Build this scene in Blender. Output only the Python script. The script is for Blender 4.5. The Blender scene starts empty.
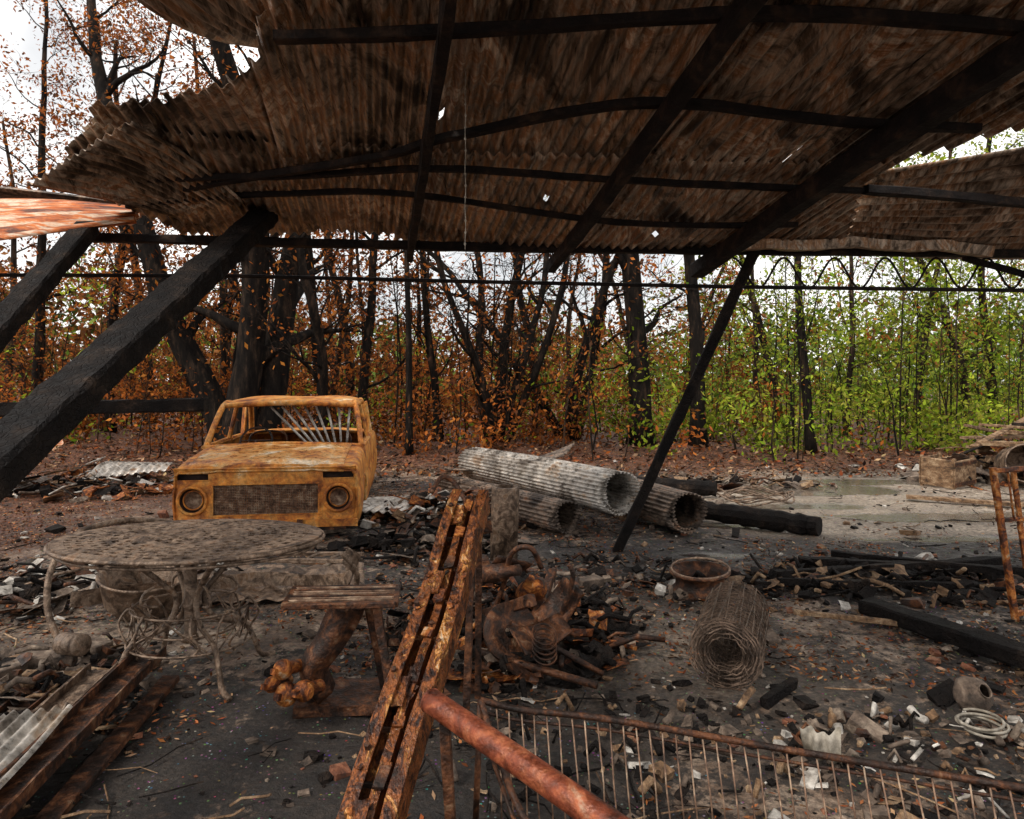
import bpy, math, random
import numpy as np
from mathutils import Vector, Matrix
random.seed(7)
rng = np.random.default_rng(7)
R = random.random
U = random.uniform
scene = bpy.context.scene
scene.view_settings.view_transform = 'Standard'
scene.view_settings.look = 'None'
scene.view_settings.exposure = 0

# ------------------------------------------------------------ noise
def _h(ix, iy, s):
    n = (ix.astype(np.int64) * 374761393 + iy.astype(np.int64) * 668265263 + s * 974711) & 0x7fffffff
    n = ((n ^ (n >> 13)) * 1274126177) & 0x7fffffff
    return ((n ^ (n >> 16)) & 0xffff) / 65535.0
def vn(x, y, sc, s=0):
    x = np.asarray(x, float) * sc; y = np.asarray(y, float) * sc
    ix = np.floor(x); iy = np.floor(y); fx = x - ix; fy = y - iy
    fx = fx * fx * (3 - 2 * fx); fy = fy * fy * (3 - 2 * fy)
    a = _h(ix, iy, s); b = _h(ix + 1, iy, s); c = _h(ix, iy + 1, s); d = _h(ix + 1, iy + 1, s)
    return (a * (1 - fx) + b * fx) * (1 - fy) + (c * (1 - fx) + d * fx) * fy
def fbm(x, y, sc, s=0, o=4):
    t = 0; a = .5; w = 0
    for i in range(o):
        t = t + a * vn(x, y, sc * 2 ** i, s + i * 17); w += a; a *= .5
    return t / w
def sstep(a, b, x):
    t = np.clip((x - a) / (b - a), 0, 1); return t * t * (3 - 2 * t)
PUD = [(3.9, 9.6, 1.2, .45), (4.9, 7.65, 1.5, .30), (3.3, 8.3, .8, .2), (6.3, 8.6, 1.0, .3), (1.75, 6.0, .5, .12), (3.6, 5.05, .7, .12), (5.6, 10.3, 1.1, .3), (-1.2, 5.75, .5, .1), (2.3, 7.2, .6, .15), (4.2, 6.6, .9, .15)]
def puddle(x, y):
    w = 0
    nz = (fbm(x, y, 1.8, 66) - .5) * 1.3
    for cx, cy, rx, ry in PUD:
        w = np.maximum(w, sstep(1.15, .85, np.sqrt(((x - cx) / rx) ** 2 + ((y - cy) / ry) ** 2) + nz))
    return w
def gz(x, y):
    x = np.asarray(x, float); y = np.asarray(y, float)
    z = (fbm(x, y, 1.3, 3) - .5) * .035
    m = sstep(11.3, 13.5, y + 1.2 * (fbm(x, y, .4, 5) - .5))
    z = z + m * (fbm(x, y, .5, 9) * .45 - .05)
    z = z + sstep(5.5, 8.0, -x) * (fbm(x, y, .7, 11)) * .25
    z = z + (fbm(x, y, 7, 31, 3) - .5) * .035 * (1 - .6 * sstep(2, 4, x) * sstep(6, 7.5, y))
    p = puddle(x, y)
    return z * (1 - p) - .006 * p
def g(x, y): return float(gz(x, y))

# ------------------------------------------------------------ materials
def N(nt, t, **k):
    n = nt.nodes.new(t)
    for a, b in k.items(): setattr(n, a, b)
    return n
def ramp(nt, stops):
    r = N(nt, 'ShaderNodeValToRGB'); e = r.color_ramp.elements
    while len(e) < len(stops): e.new(.5)
    for i, (p, c) in enumerate(stops):
        e[i].position = p; e[i].color = (c[0], c[1], c[2], 1) if not isinstance(c, float) else (c, c, c, 1)
    return r
def mat(name, stops, scale=5, rough=.8, metal=0., bump=.4, bscale=40, stretch=(1, 1, 1), dist=.3,
        fine=(.55, 1.25), fscale=25, cracks=0, spec=.4, rvar=.2, fstretch=None):
    m = bpy.data.materials.new(name); m.use_nodes = True; nt = m.node_tree; L = nt.links.new
    b = nt.nodes['Principled BSDF']
    tc = N(nt, 'ShaderNodeTexCoord'); mp = N(nt, 'ShaderNodeMapping'); mp.inputs['Scale'].default_value = stretch
    L(tc.outputs['Object'], mp.inputs[0])
    n1 = N(nt, 'ShaderNodeTexNoise'); n1.inputs['Scale'].default_value = scale; n1.inputs['Detail'].default_value = 8
    n1.inputs['Roughness'].default_value = .68; n1.inputs['Distortion'].default_value = dist
    L(mp.outputs[0], n1.inputs['Vector'])
    r1 = ramp(nt, stops); L(n1.outputs[0], r1.inputs[0])
    n2 = N(nt, 'ShaderNodeTexNoise'); n2.inputs['Scale'].default_value = fscale; n2.inputs['Detail'].default_value = 5
    n2.inputs['Roughness'].default_value = .7
    if fstretch:
        mp2 = N(nt, 'ShaderNodeMapping'); mp2.inputs['Scale'].default_value = fstretch; L(tc.outputs['Object'], mp2.inputs[0]); L(mp2.outputs[0], n2.inputs['Vector'])
    else: L(mp.outputs[0], n2.inputs['Vector'])
    r2 = ramp(nt, [(.35, float(fine[0])), (.65, float(fine[1]))]); L(n2.outputs[0], r2.inputs[0])
    mx = N(nt, 'ShaderNodeMixRGB', blend_type='MULTIPLY'); mx.inputs[0].default_value = 1
    L(r1.outputs[0], mx.inputs[1]); L(r2.outputs[0], mx.inputs[2])
    L(mx.outputs[0], b.inputs['Base Color'])
    rr = ramp(nt, [(.35, float(max(.05, rough - rvar))), (.65, float(min(1, rough + rvar)))])
    L(n2.outputs[0], rr.inputs[0]); L(rr.outputs[0], b.inputs['Roughness'])
    b.inputs['Metallic'].default_value = metal
    b.inputs['Specular IOR Level'].default_value = spec
    n3 = N(nt, 'ShaderNodeTexNoise'); n3.inputs['Scale'].default_value = bscale; n3.inputs['Detail'].default_value = 4
    L(mp.outputs[0], n3.inputs['Vector'])
    bp = N(nt, 'ShaderNodeBump'); bp.inputs['Strength'].default_value = bump; bp.inputs['Distance'].default_value = .01
    L(n3.outputs[0], bp.inputs['Height'])
    if cracks:
        v = N(nt, 'ShaderNodeTexVoronoi', feature='DISTANCE_TO_EDGE'); v.inputs['Scale'].default_value = cracks
        L(mp.outputs[0], v.inputs['Vector'])
        rc = ramp(nt, [(0, 0.), (.12, 1.)]); L(v.outputs['Distance'], rc.inputs[0])
        bp2 = N(nt, 'ShaderNodeBump'); bp2.inputs['Strength'].default_value = .6; bp2.inputs['Distance'].default_value = .01
        L(rc.outputs[0], bp2.inputs['Height']); L(bp.outputs[0], bp2.inputs['Normal']); L(bp2.outputs[0], b.inputs['Normal'])
    else:
        L(bp.outputs[0], b.inputs['Normal'])
    return m
M = {}
M['char'] = mat('charred_wood', [(.35, (.006, .005, .005)), (.52, (.012, .009, .008)), (.62, (.026, .018, .014)), (.74, (.10, .065, .045))], 5, .8, bump=.7, bscale=38, cracks=36, rvar=.15, spec=.15)
M['frame'] = mat('sooty_roof_timber', [(.35, (.006, .005, .005)), (.52, (.014, .010, .009)), (.66, (.05, .03, .02))], 6, .85, bump=.6, bscale=50, spec=.2)
M['bark'] = mat('burnt_bark', [(.35, (.006, .005, .005)), (.52, (.015, .012, .010)), (.68, (.06, .038, .026))], 3, .95, bump=.8, bscale=14, stretch=(3, 3, .7), spec=.08)
M['bark2'] = mat('scorched_bark', [(.35, (.010, .008, .007)), (.5, (.028, .019, .014)), (.66, (.12, .075, .05))], 2.5, .95, bump=.8, bscale=14, stretch=(3, 3, .6), spec=.08)
M['rust'] = mat('rusty_steel', [(.36, (.025, .012, .009)), (.45, (.11, .032, .012)), (.52, (.30, .085, .018)), (.59, (.50, .19, .04)), (.67, (.5, .36, .24))], 13, .6, .3, .7, 80, dist=.8)
M['beam'] = mat('burnt_painted_steel', [(.36, (.016, .009, .007)), (.45, (.075, .025, .011)), (.51, (.28, .085, .02)), (.56, (.08, .032, .016)), (.61, (.52, .21, .04)), (.68, (.60, .48, .34))], 11, .45, .35, .8, 70, dist=1.2, stretch=(1.6, .8, .8), rvar=.25)
M['darkrust'] = mat('dark_rust', [(.36, (.014, .009, .007)), (.48, (.05, .023, .014)), (.58, (.15, .055, .022)), (.7, (.28, .18, .11))], 11, .6, .3, .6, 80, dist=.6)
M['redrust'] = mat('red_oxide_pipe', [(.34, (.06, .016, .008)), (.5, (.20, .045, .018)), (.6, (.34, .10, .04)), (.7, (.42, .26, .17))], 11, .5, .2, .4, 90, dist=.6)
M['car'] = mat('burnt_car_body', [(.31, (.04, .016, .009)), (.39, (.22, .06, .014)), (.46, (.50, .16, .024)), (.54, (.68, .28, .05)), (.62, (.62, .32, .10)), (.71, (.84, .68, .46))], 3.6, .6, .05, .4, 60, fscale=18, dist=.5, fine=(.45, 1.2))
M['carhood'] = mat('burnt_car_hood', [(.33, (.09, .04, .02)), (.40, (.40, .13, .026)), (.48, (.66, .28, .06)), (.55, (.70, .40, .15)), (.64, (.84, .72, .56))], 3.8, .38, .15, .35, 60, fscale=18, dist=.5, fine=(.6, 1.15))
M['cardark'] = mat('burnt_car_interior', [(.4, (.012, .009, .008)), (.6, (.06, .03, .02))], 8, .9)
M['roof'] = mat('corrugated_iron_underside', [(.34, (.03, .021, .016)), (.42, (.11, .075, .05)), (.48, (.36, .285, .22)), (.535, (.27, .135, .06)), (.59, (.56, .48, .39)), (.65, (.30, .14, .06)), (.72, (.12, .08, .05))], 1.9, .40, .45, .25, 60, stretch=(1.4, .8, 1), fscale=7, fine=(.3, 1.55), dist=1.0, fstretch=(5, .35, 1), rvar=.15)
M['zinc'] = mat('galvanised_corrugated', [(.34, (.07, .055, .045)), (.42, (.30, .26, .22)), (.54, (.62, .58, .53)), (.62, (.48, .38, .29)), (.70, (.30, .14, .06))], 3.5, .40, .4, .25, 50, fscale=11, fine=(.4, 1.2), dist=.8)
M['zincdark'] = mat('sooty_corrugated', [(.36, (.018, .014, .012)), (.46, (.08, .058, .045)), (.56, (.26, .195, .15)), (.66, (.26, .11, .05))], 5, .45, .4, .3, 50, dist=.8)
M['orange'] = mat('rusty_corrugated', [(.38, (.08, .024, .012)), (.45, (.36, .085, .018)), (.51, (.52, .15, .03)), (.57, (.60, .48, .36)), (.64, (.42, .12, .03))], 3.2, .5, .3, .3, 50, stretch=(.35, 3.2, 3.2), fscale=12)
M['wire'] = mat('burnt_wire', [(.4, (.06, .042, .032)), (.6, (.22, .15, .11))], 12, .6, .4, .2, 80)
M['bars'] = mat('scaled_steel_bars', [(.36, (.08, .045, .03)), (.5, (.24, .14, .09)), (.64, (.45, .33, .23))], 14, .6, .2, .2, 80)
M['iron'] = mat('cast_iron', [(.36, (.05, .032, .022)), (.46, (.14, .09, .06)), (.55, (.30, .215, .155)), (.63, (.20, .11, .06)), (.7, (.38, .30, .23))], 11, .5, .25, .7, 90, dist=.7)
M['ash'] = mat('ash_white', [(.36, (.25, .22, .19)), (.52, (.5, .46, .41)), (.66, (.76, .73, .68))], 8, .85, 0, .5, 60)
M['conc'] = mat('broken_concrete', [(.36, (.045, .032, .024)), (.5, (.14, .10, .075)), (.66, (.32, .25, .19))], 9, .9, 0, .7, 60)
M['brick'] = mat('scorched_brick', [(.36, (.07, .03, .02)), (.5, (.20, .07, .035)), (.66, (.34, .17, .10))], 9, .9, 0, .7, 60)
M['wood'] = mat('weathered_wood', [(.36, (.06, .035, .02)), (.5, (.22, .125, .065)), (.66, (.44, .31, .19))], 4, .85, 0, .5, 50, stretch=(4, 1, 4))
M['hose'] = mat('pale_hose', [(.4, (.2, .17, .13)), (.6, (.42, .38, .32))], 9, .7, 0, .2, 60)
def leafmat(name, tr=.45):
    m = bpy.data.materials.new(name); m.use_nodes = True; nt = m.node_tree; L = nt.links.new
    nt.nodes.remove(nt.nodes['Principled BSDF']); out = nt.nodes['Material Output']
    at = N(nt, 'ShaderNodeAttribute', attribute_name='Col')
    d = N(nt, 'ShaderNodeBsdfDiffuse'); L(at.outputs[0], d.inputs[0])
    if tr <= 0: L(d.outputs[0], out.inputs[0]); return m
    t = N(nt, 'ShaderNodeBsdfTranslucent'); mx = N(nt, 'ShaderNodeMixShader')
    L(at.outputs[0], t.inputs[0]); mx.inputs[0].default_value = tr
    L(d.outputs[0], mx.inputs[1]); L(t.outputs[0], mx.inputs[2]); L(mx.outputs[0], out.inputs[0])
    return m
M['leaf'] = leafmat('foliage', .4); M['litter'] = leafmat('leaf_litter', 0)

# ------------------------------------------------------------ mesh builder
class MB:
    def __init__(s): s.v = []; s.f = []; s.m = []; s.sm = []
    def add(s, vs, fs, mi=0, smooth=False):
        o = len(s.v); s.v += [tuple(v) for v in vs]
        s.f += [tuple(i + o for i in f) for f in fs]; s.m += [mi] * len(fs); s.sm += [smooth] * len(fs)
    def obj(s, name, mats, parent=None, solid=0, bevel=0, loc=None, rotz=0):
        me = bpy.data.meshes.new(name); me.from_pydata(s.v, [], s.f); me.update()
        me.polygons.foreach_set('material_index', s.m); me.polygons.foreach_set('use_smooth', s.sm)
        for k in mats: me.materials.append(M[k])
        o = bpy.data.objects.new(name, me); scene.collection.objects.link(o)
        if parent: o.parent = parent
        if solid:
            q = o.modifiers.new('s', 'SOLIDIFY'); q.thickness = solid; q.offset = 0
        if bevel:
            q = o.modifiers.new('b', 'BEVEL'); q.width = bevel; q.segments = 2; q.limit_method = 'ANGLE'
        if loc: o.location = loc
        o.rotation_euler[2] = rotz
        return o
def empty(name, loc=(0, 0, 0)):
    o = bpy.data.objects.new(name, None); scene.collection.objects.link(o); o.location = loc; o.empty_display_size = .2; return o

def sweep(mb, pts, sec, mi=0, smooth=False, scales=None, jit=0, up=None, closed=False):
    pts = [Vector(p) for p in pts]; n = len(pts); k = len(sec)
    vs = []; side = None
    for i, p in enumerate(pts):
        if closed: d = (pts[(i + 1) % n] - pts[i - 1])
        else: d = (pts[min(i + 1, n - 1)] - pts[max(i - 1, 0)])
        if d.length < 1e-9: d = Vector((0, 0, 1))
        d.normalize()
        if side is None:
            u = Vector(up) if up else (Vector((0, 0, 1)) if abs(d.z) < .95 else Vector((0, 1, 0)))
            side = d.cross(u).normalized()
        side = (side - d * side.dot(d)).normalized(); upv = side.cross(d)
        sc = scales[i] if scales else 1
        for a, b in sec:
            q = p + side * a * sc + upv * b * sc
            if jit: q = q + Vector((U(-jit, jit), U(-jit, jit), U(-jit, jit)))
            vs.append(q)
    fs = []
    for i in range(n if closed else n - 1):
        for j in range(k):
            a = i * k + j; b = i * k + (j + 1) % k; c = ((i + 1) % n) * k + (j + 1) % k; d2 = ((i + 1) % n) * k + j
            fs.append((a, b, c, d2))
    if not closed:
        fs.append(tuple(range(k))[::-1]); fs.append(tuple((n - 1) * k + j for j in range(k)))
    mb.add(vs, fs, mi, smooth)
def circ(r, n=8): return [(r * math.cos(2 * math.pi * i / n), r * math.sin(2 * math.pi * i / n)) for i in range(n)]
def rect(w, h, c=.12):
    w /= 2; h /= 2; k = min(w, h) * c * 2
    return [(-w + k, -h), (w - k, -h), (w, -h + k), (w, h - k), (w - k, h), (-w + k, h), (-w, h - k), (-w, -h + k)]
def lerp(a, b, n): a = Vector(a); b = Vector(b); return [a.lerp(b, i / (n - 1)) for i in range(n)]
def beam(mb, A, B, w, h, mi=0, jit=.006, seg=None, up=None, sag=0):
    L = (Vector(B) - Vector(A)).length; seg = seg or max(2, int(L / .12))
    P = lerp(A, B, seg + 1)
    if sag:
        for i, p in enumerate(P): p.z -= sag * math.sin(math.pi * i / seg)
    sc = [1 + U(-.05, .05) for _ in P] if jit > .003 else None
    sweep(mb, P, rect(w, h), mi, False, sc, jit, up)
def tube(mb, pts, r, mi=0, n=8, closed=False, scales=None): sweep(mb, pts, circ(r, n), mi, n > 4, scales, 0, None, closed)
def smoothpath(pts, k=6):
    P = [Vector(p) for p in pts]; out = []
    for i in range(len(P) - 1):
        p0 = P[max(i - 1, 0)]; p1 = P[i]; p2 = P[i + 1]; p3 = P[min(i + 2, len(P) - 1)]
        for j in range(k):
            t = j / k
            out.append(.5 * ((2 * p1) + (p2 - p0) * t + (2 * p0 - 5 * p1 + 4 * p2 - p3) * t * t + (3 * p1 - p0 - 3 * p2 + p3) * t ** 3))
    out.append(P[-1]); return out
def box(mb, c, s, rot=None, mi=0, jit=0):
    c = Vector(c); rot = rot or Matrix.Identity(3); vs = []
    for z in (-.5, .5):
        for x, y in ((-.5, -.5), (.5, -.5), (.5, .5), (-.5, .5)):
            vs.append(c + rot @ Vector((x * s[0] * (1 + U(-jit, jit)), y * s[1] * (1 + U(-jit, jit)), z * s[2] * (1 + U(-jit, jit)))))
    mb.add(vs, [(0, 3, 2, 1), (4, 5, 6, 7), (0, 1, 5, 4), (1, 2, 6, 5), (2, 3, 7, 6), (3, 0, 4, 7)], mi)
def rotm(rx, ry, rz): return (Matrix.Rotation(rz, 3, 'Z') @ Matrix.Rotation(ry, 3, 'Y') @ Matrix.Rotation(rx, 3, 'X'))
def lathe(mb, prof, c, rot=None, seg=32, mi=0, smooth=True, jit=0):
    c = Vector(c); rot = rot or Matrix.Identity(3); vs = []; k = len(prof)
    for i in range(seg):
        a = 2 * math.pi * i / seg
        for r, z in prof:
            r2 = r * (1 + U(-jit, jit)); vs.append(c + rot @ Vector((r2 * math.cos(a), r2 * math.sin(a), z)))
    fs = []
    for i in range(seg):
        for j in range(k - 1):
            fs.append((i * k + j, ((i + 1) % seg) * k + j, ((i + 1) % seg) * k + j + 1, i * k + j + 1))
    mb.add(vs, fs, mi, smooth)
def ring(mb, c, r, t, rot=None, mi=0, seg=28, n=6):
    c = Vector(c); rot = rot or Matrix.Identity(3)
    tube(mb, [c + rot @ Vector((r * math.cos(2 * math.pi * i / seg), r * math.sin(2 * math.pi * i / seg), 0)) for i in range(seg)], t, mi, n, True)
def corr(mb, P00, P10, P11, P01, nper, amp=.012, mi=0, nv=12, bend=0, rag=0, wob=0, pp=8):
    P00, P10, P11, P01 = map(Vector, (P00, P10, P11, P01)); nu = int(nper * pp); vs = []
    nrm = (P10 - P00).cross(P01 - P00).normalized()
    s = U(0, 50)
    for i in range(nu + 1):
        u = i / nu; r0 = rag * float(vn(i / pp / 2.3, s, 1)); r1 = rag * float(vn(i / pp / 1.7, s + 9, 1))
        for j in range(nv + 1):
            v = r0 + (1 - r0 - r1) * j / nv
            p = P00.lerp(P10, u).lerp(P01.lerp(P11, u), v)
            p = p + nrm * (amp * math.sin(2 * math.pi * u * nper) + bend * math.sin(math.pi * v) + wob * (float(vn(u * 3, v * 3, 1, 7)) - .5))
            vs.append(p)
    fs = [(i * (nv + 1) + j, (i + 1) * (nv + 1) + j, (i + 1) * (nv + 1) + j + 1, i * (nv + 1) + j + 1) for i in range(nu) for j in range(nv)]
    mb.add(vs, fs, mi, True)
def np_mesh(name, V, k, mats, cols=None, parent=None):
    n = len(V) // k; me = bpy.data.meshes.new(name)
    me.vertices.add(n * k); me.vertices.foreach_set('co', V.astype(np.float32).ravel())
    me.loops.add(n * k); me.loops.foreach_set('vertex_index', np.arange(n * k, dtype=np.int32))
    me.polygons.add(n); me.polygons.foreach_set('loop_start', np.arange(0, n * k, k, dtype=np.int32))
    me.update(calc_edges=True)
    if cols is not None:
        a = me.color_attributes.new('Col', 'FLOAT_COLOR', 'POINT')
        c = np.ones((n, k, 4), np.float32); c[:, :, :3] = cols[:, None, :]; a.data.foreach_set('color', c.ravel())
    for q in mats: me.materials.append(M[q])
    o = bpy.data.objects.new(name, me); scene.collection.objects.link(o)
    if parent: o.parent = parent
    return o
def leaves(name, C, size, cols, parent=None, flat=0, mt='leaf', asp=.45):
    n = len(C); d = rng.normal(size=(n, 3)); d[:, 2] *= (1 - flat); d /= np.linalg.norm(d, axis=1)[:, None] + 1e-9
    e = rng.normal(size=(n, 3)); e[:, 2] *= (1 - flat); e = np.cross(d, e) if not flat else np.cross(d, np.array([0, 0, 1.]) + rng.normal(size=(n, 3)) * .35)
    e /= np.linalg.norm(e, axis=1)[:, None] + 1e-9
    s = (size * rng.uniform(.5, 1.4, n))[:, None]
    V = np.stack([C - d * s, C + e * s * asp, C + d * s, C - e * s * asp], 1).reshape(-1, 3)
    return np_mesh(name, V, 4, [mt], cols, parent)
def pick(pal, n, var=.25):
    pal = np.array(pal); c = pal[rng.integers(0, len(pal), n)]
    return np.clip(c * rng.uniform(1 - var, 1 + var, (n, 1)) * rng.uniform(.92, 1.08, (n, 3)), 0, 1)
BROWN = [(.40, .115, .025), (.26, .08, .026), (.50, .18, .04), (.14, .06, .03), (.42, .135, .035), (.10, .05, .03)]
GREEN = [(.22, .33, .025), (.36, .45, .04), (.11, .18, .025), (.42, .44, .06), (.26, .26, .05)]

# ------------------------------------------------------------ ground
def axis(a, b, fine0, fine1, st):
    mid = np.arange(fine0, fine1, st); lo = [fine0]; s = st
    while lo[-1] > a: s *= 1.18; lo.append(lo[-1] - s)
    hi = [mid[-1]]; s = st
    while hi[-1] < b: s *= 1.18; hi.append(hi[-1] + s)
    return np.array(lo[1:][::-1] + list(mid) + hi[1:])
gx = axis(-300, 300, -8, 9, .04); gy = axis(-60, 500, 1.6, 13, .04)
X, Y = np.meshgrid(gx, gy, indexing='ij'); Z = gz(X, Y)
nx, ny = X.shape
me = bpy.data.meshes.new('ground'); me.vertices.add(nx * ny)
me.vertices.foreach_set('co', np.stack([X, Y, Z], -1).astype(np.float32).ravel())
I, J = np.meshgrid(np.arange(nx - 1), np.arange(ny - 1), indexing='ij'); a = I * ny + J
F = np.stack([a, a + ny, a + ny + 1, a + 1], -1).reshape(-1, 4).astype(np.int32)
me.loops.add(F.size); me.loops.foreach_set('vertex_index', F.ravel())
me.polygons.add(len(F)); me.polygons.foreach_set('loop_start', np.arange(0, F.size, 4, dtype=np.int32))
me.update(calc_edges=True); me.polygons.foreach_set('use_smooth', np.ones(len(F), bool))
wob = (fbm(X, Y, .8, 41) - .5)
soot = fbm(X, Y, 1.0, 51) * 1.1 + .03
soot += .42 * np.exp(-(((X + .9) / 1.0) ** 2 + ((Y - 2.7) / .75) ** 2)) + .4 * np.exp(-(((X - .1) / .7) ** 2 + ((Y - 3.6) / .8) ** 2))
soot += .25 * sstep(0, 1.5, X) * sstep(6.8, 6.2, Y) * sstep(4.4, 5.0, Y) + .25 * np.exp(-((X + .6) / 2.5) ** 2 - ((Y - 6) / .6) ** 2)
clean = sstep(1.9, 2.8, X + wob * 1.5 - (Y - 8) * .15) * sstep(6.0, 7.0, Y + wob * 1.5) * sstep(11.8, 10.8, Y + wob * 2) * sstep(10, 8.5, X)
clean = np.maximum(clean, .6 * np.exp(-(((X - .9) / .9) ** 2 + ((Y - 3.9) / 1.0) ** 2)))
clean = np.maximum(clean, .5 * np.exp(-(((X + 2.2) / .9) ** 2 + ((Y - 4.3) / .5) ** 2)))
wet = puddle(X, Y)
forest = sstep(10.9, 12.2, Y + wob * 2)
forest = np.maximum(forest, sstep(-3.6, -5.0, X + wob * 2))
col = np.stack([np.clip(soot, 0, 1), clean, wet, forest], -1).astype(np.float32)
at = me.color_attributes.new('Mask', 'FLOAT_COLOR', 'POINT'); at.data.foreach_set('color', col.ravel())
gm = bpy.data.materials.new('ground_concrete_and_soil'); gm.use_nodes = True; nt = gm.node_tree; L = nt.links.new
b = nt.nodes['Principled BSDF']; tc = N(nt, 'ShaderNodeTexCoord'); at = N(nt, 'ShaderNodeAttribute', attribute_name='Mask'); sp = N(nt, 'ShaderNodeSeparateColor')
L(at.outputs['Color'], sp.inputs[0])
def noise(sc, det=8, ro=.65, dist=0):
    n = N(nt, 'ShaderNodeTexNoise'); n.inputs['Scale'].default_value = sc; n.inputs['Detail'].default_value = det; n.inputs['Roughness'].default_value = ro
    n.inputs['Distortion'].default_value = dist; L(tc.outputs['Object'], n.inputs['Vector']); return n.outputs[0]
def mth(op, a, bb):
    n = N(nt, 'ShaderNodeMath', operation=op)
    for i, q in enumerate((a, bb)):
        if isinstance(q, (int, float)): n.inputs[i].default_value = q
        else: L(q, n.inputs[i])
    return n.outputs[0]
def mixc(f, a, bb, bt='MIX'):
    n = N(nt, 'ShaderNodeMixRGB', blend_type=bt)
    for i, q in enumerate((f, a, bb)):
        if isinstance(q, (int, float)): n.inputs[i].default_value = q
        elif isinstance(q, tuple): n.inputs[i].default_value = (*q, 1)
        else: L(q, n.inputs[i])
    return n.outputs[0]
def rmp(f, st):
    r = ramp(nt, st); L(f, r.inputs[0]); return r.outputs[0]
nb = noise(3.2, 9, .7, .4); nf = noise(30, 6, .75); nm = noise(9, 7, .7)
base = rmp(nb, [(.38, (.03, .018, .012)), (.46, (.12, .07, .042)), (.53, (.26, .175, .12)), (.63, (.42, .32, .24))])
cl = rmp(nm, [(.36, (.10, .068, .046)), (.46, (.28, .215, .16)), (.56, (.44, .36, .28)), (.66, (.56, .48, .39))])
c = mixc(sp.outputs[1], base, cl)
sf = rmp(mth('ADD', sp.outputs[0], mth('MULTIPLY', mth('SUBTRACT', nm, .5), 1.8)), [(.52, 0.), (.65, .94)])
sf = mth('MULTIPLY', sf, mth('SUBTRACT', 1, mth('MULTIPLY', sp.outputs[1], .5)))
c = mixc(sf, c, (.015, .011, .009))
fc = rmp(nm, [(.36, (.03, .015, .009)), (.5, (.13, .045, .018)), (.66, (.24, .10, .045))])
c = mixc(at.outputs['Alpha'], c, fc)
c = mixc(1, c, rmp(nf, [(.36, .3), (.5, .9), (.64, 1.55)]), 'MULTIPLY')
vor = N(nt, 'ShaderNodeTexVoronoi'); vor.inputs['Scale'].default_value = 45; L(tc.outputs['Object'], vor.inputs['Vector'])
vm = rmp(vor.outputs['Distance'], [(.18, 1.), (.24, 0.)]); vm = mth('MULTIPLY', vm, rmp(nm, [(.50, 0.), (.58, .8)]))
c = mixc(vm, c, mixc(.5, vor.outputs['Color'], (.15, .08, .045), 'MULTIPLY'))
wetf = mth('MULTIPLY', sp.outputs[2], rmp(nm, [(.34, .8), (.42, 1.)]))
c = mixc(mth('MULTIPLY', wetf, .6), c, (.05, .042, .036))
L(c, b.inputs['Base Color'])
rg = mth('MAXIMUM', mth('SUBTRACT', rmp(nm, [(.38, .38), (.6, .95)]), mth('MULTIPLY', wetf, .9)), .16); L(rg, b.inputs['Roughness'])
b.inputs['Specular IOR Level'].default_value = .6
bp = N(nt, 'ShaderNodeBump'); bp.inputs['Distance'].default_value = .022; L(mth('MULTIPLY', mth('SUBTRACT', 1, mth('MULTIPLY', wetf, .97)), .95), bp.inputs['Strength'])
L(mth('ADD', nf, mth('MULTIPLY', nm, .8)), bp.inputs['Height']); L(bp.outputs[0], b.inputs['Normal'])
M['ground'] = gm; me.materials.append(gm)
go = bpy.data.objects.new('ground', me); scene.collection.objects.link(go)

# ------------------------------------------------------------ litter
n = 300000; x = rng.uniform(-9, 10, n); y = 1.7 + rng.random(n) ** 1.35 * 12.0
dens = sstep(.47, .64, fbm(x, y, 1.3, 101)) * .8 + .04 + .6 * sstep(9.8, 12, y) + .6 * sstep(-3.5, -5, x)
clr = sstep(1.9, 2.8, x) * sstep(6.4, 7.2, y) * sstep(11, 10.3, y)
dens = dens * (1 - .75 * clr) * (1 - .8 * np.exp(-(((x + .9) / .9) ** 2 + ((y - 2.6) / .8) ** 2))) * (1 - .9 * puddle(x, y))
k = rng.random(n) < dens * .75; x = x[k]; y = y[k]
z = gz(x, y) + rng.uniform(.002, .022, len(x))
LP = [(.22, .065, .025), (.12, .04, .018), (.32, .12, .045), (.05, .026, .018), (.38, .24, .14), (.16, .08, .045), (.02, .014, .011), (.06, .04, .03)]
leaves('leaf_litter', np.stack([x, y, z], 1), .017, pick(LP, len(x), .4), flat=.8, mt='litter', asp=.36)
n = 50000; y = rng.uniform(10.8, 34, n); x = rng.uniform(-1.1, 1.1, n) * y
leaves('forest_floor_litter', np.stack([x, y, gz(x, y) + rng.uniform(0, .06, n)], 1), .055, pick(LP, n, .35), flat=.6, mt='litter')
mb = MB()
for i in range(13000):
    y = 1.8 + R() ** 1.4 * 11; x = U(-1.0, 1.15) * (y * .8 + .6)
    d = float(fbm(x, y, 1.6, 201))
    if x > 2 and 6.6 < y < 11 and R() < .75: continue
    if R() > (d - .33) * 3.0: continue
    if float(puddle(x, y)) > .3: continue
    s = .007 + .032 * R() ** 3
    if R() < .05: s *= 2.2
    box(mb, (x, y, g(x, y) + s * .3), (s * U(.8, 2.4), s * U(.8, 1.8), s * U(.3, .9)), rotm(U(-.4, .4), U(-.4, .4), U(0, 6)), random.choice([0, 0, 0, 2, 3, 3, 4, 3, 1, 3]), .35)
mb.obj('rubble_chips', ['conc', 'ash', 'brick', 'char', 'wood'])
mb = MB()
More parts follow.
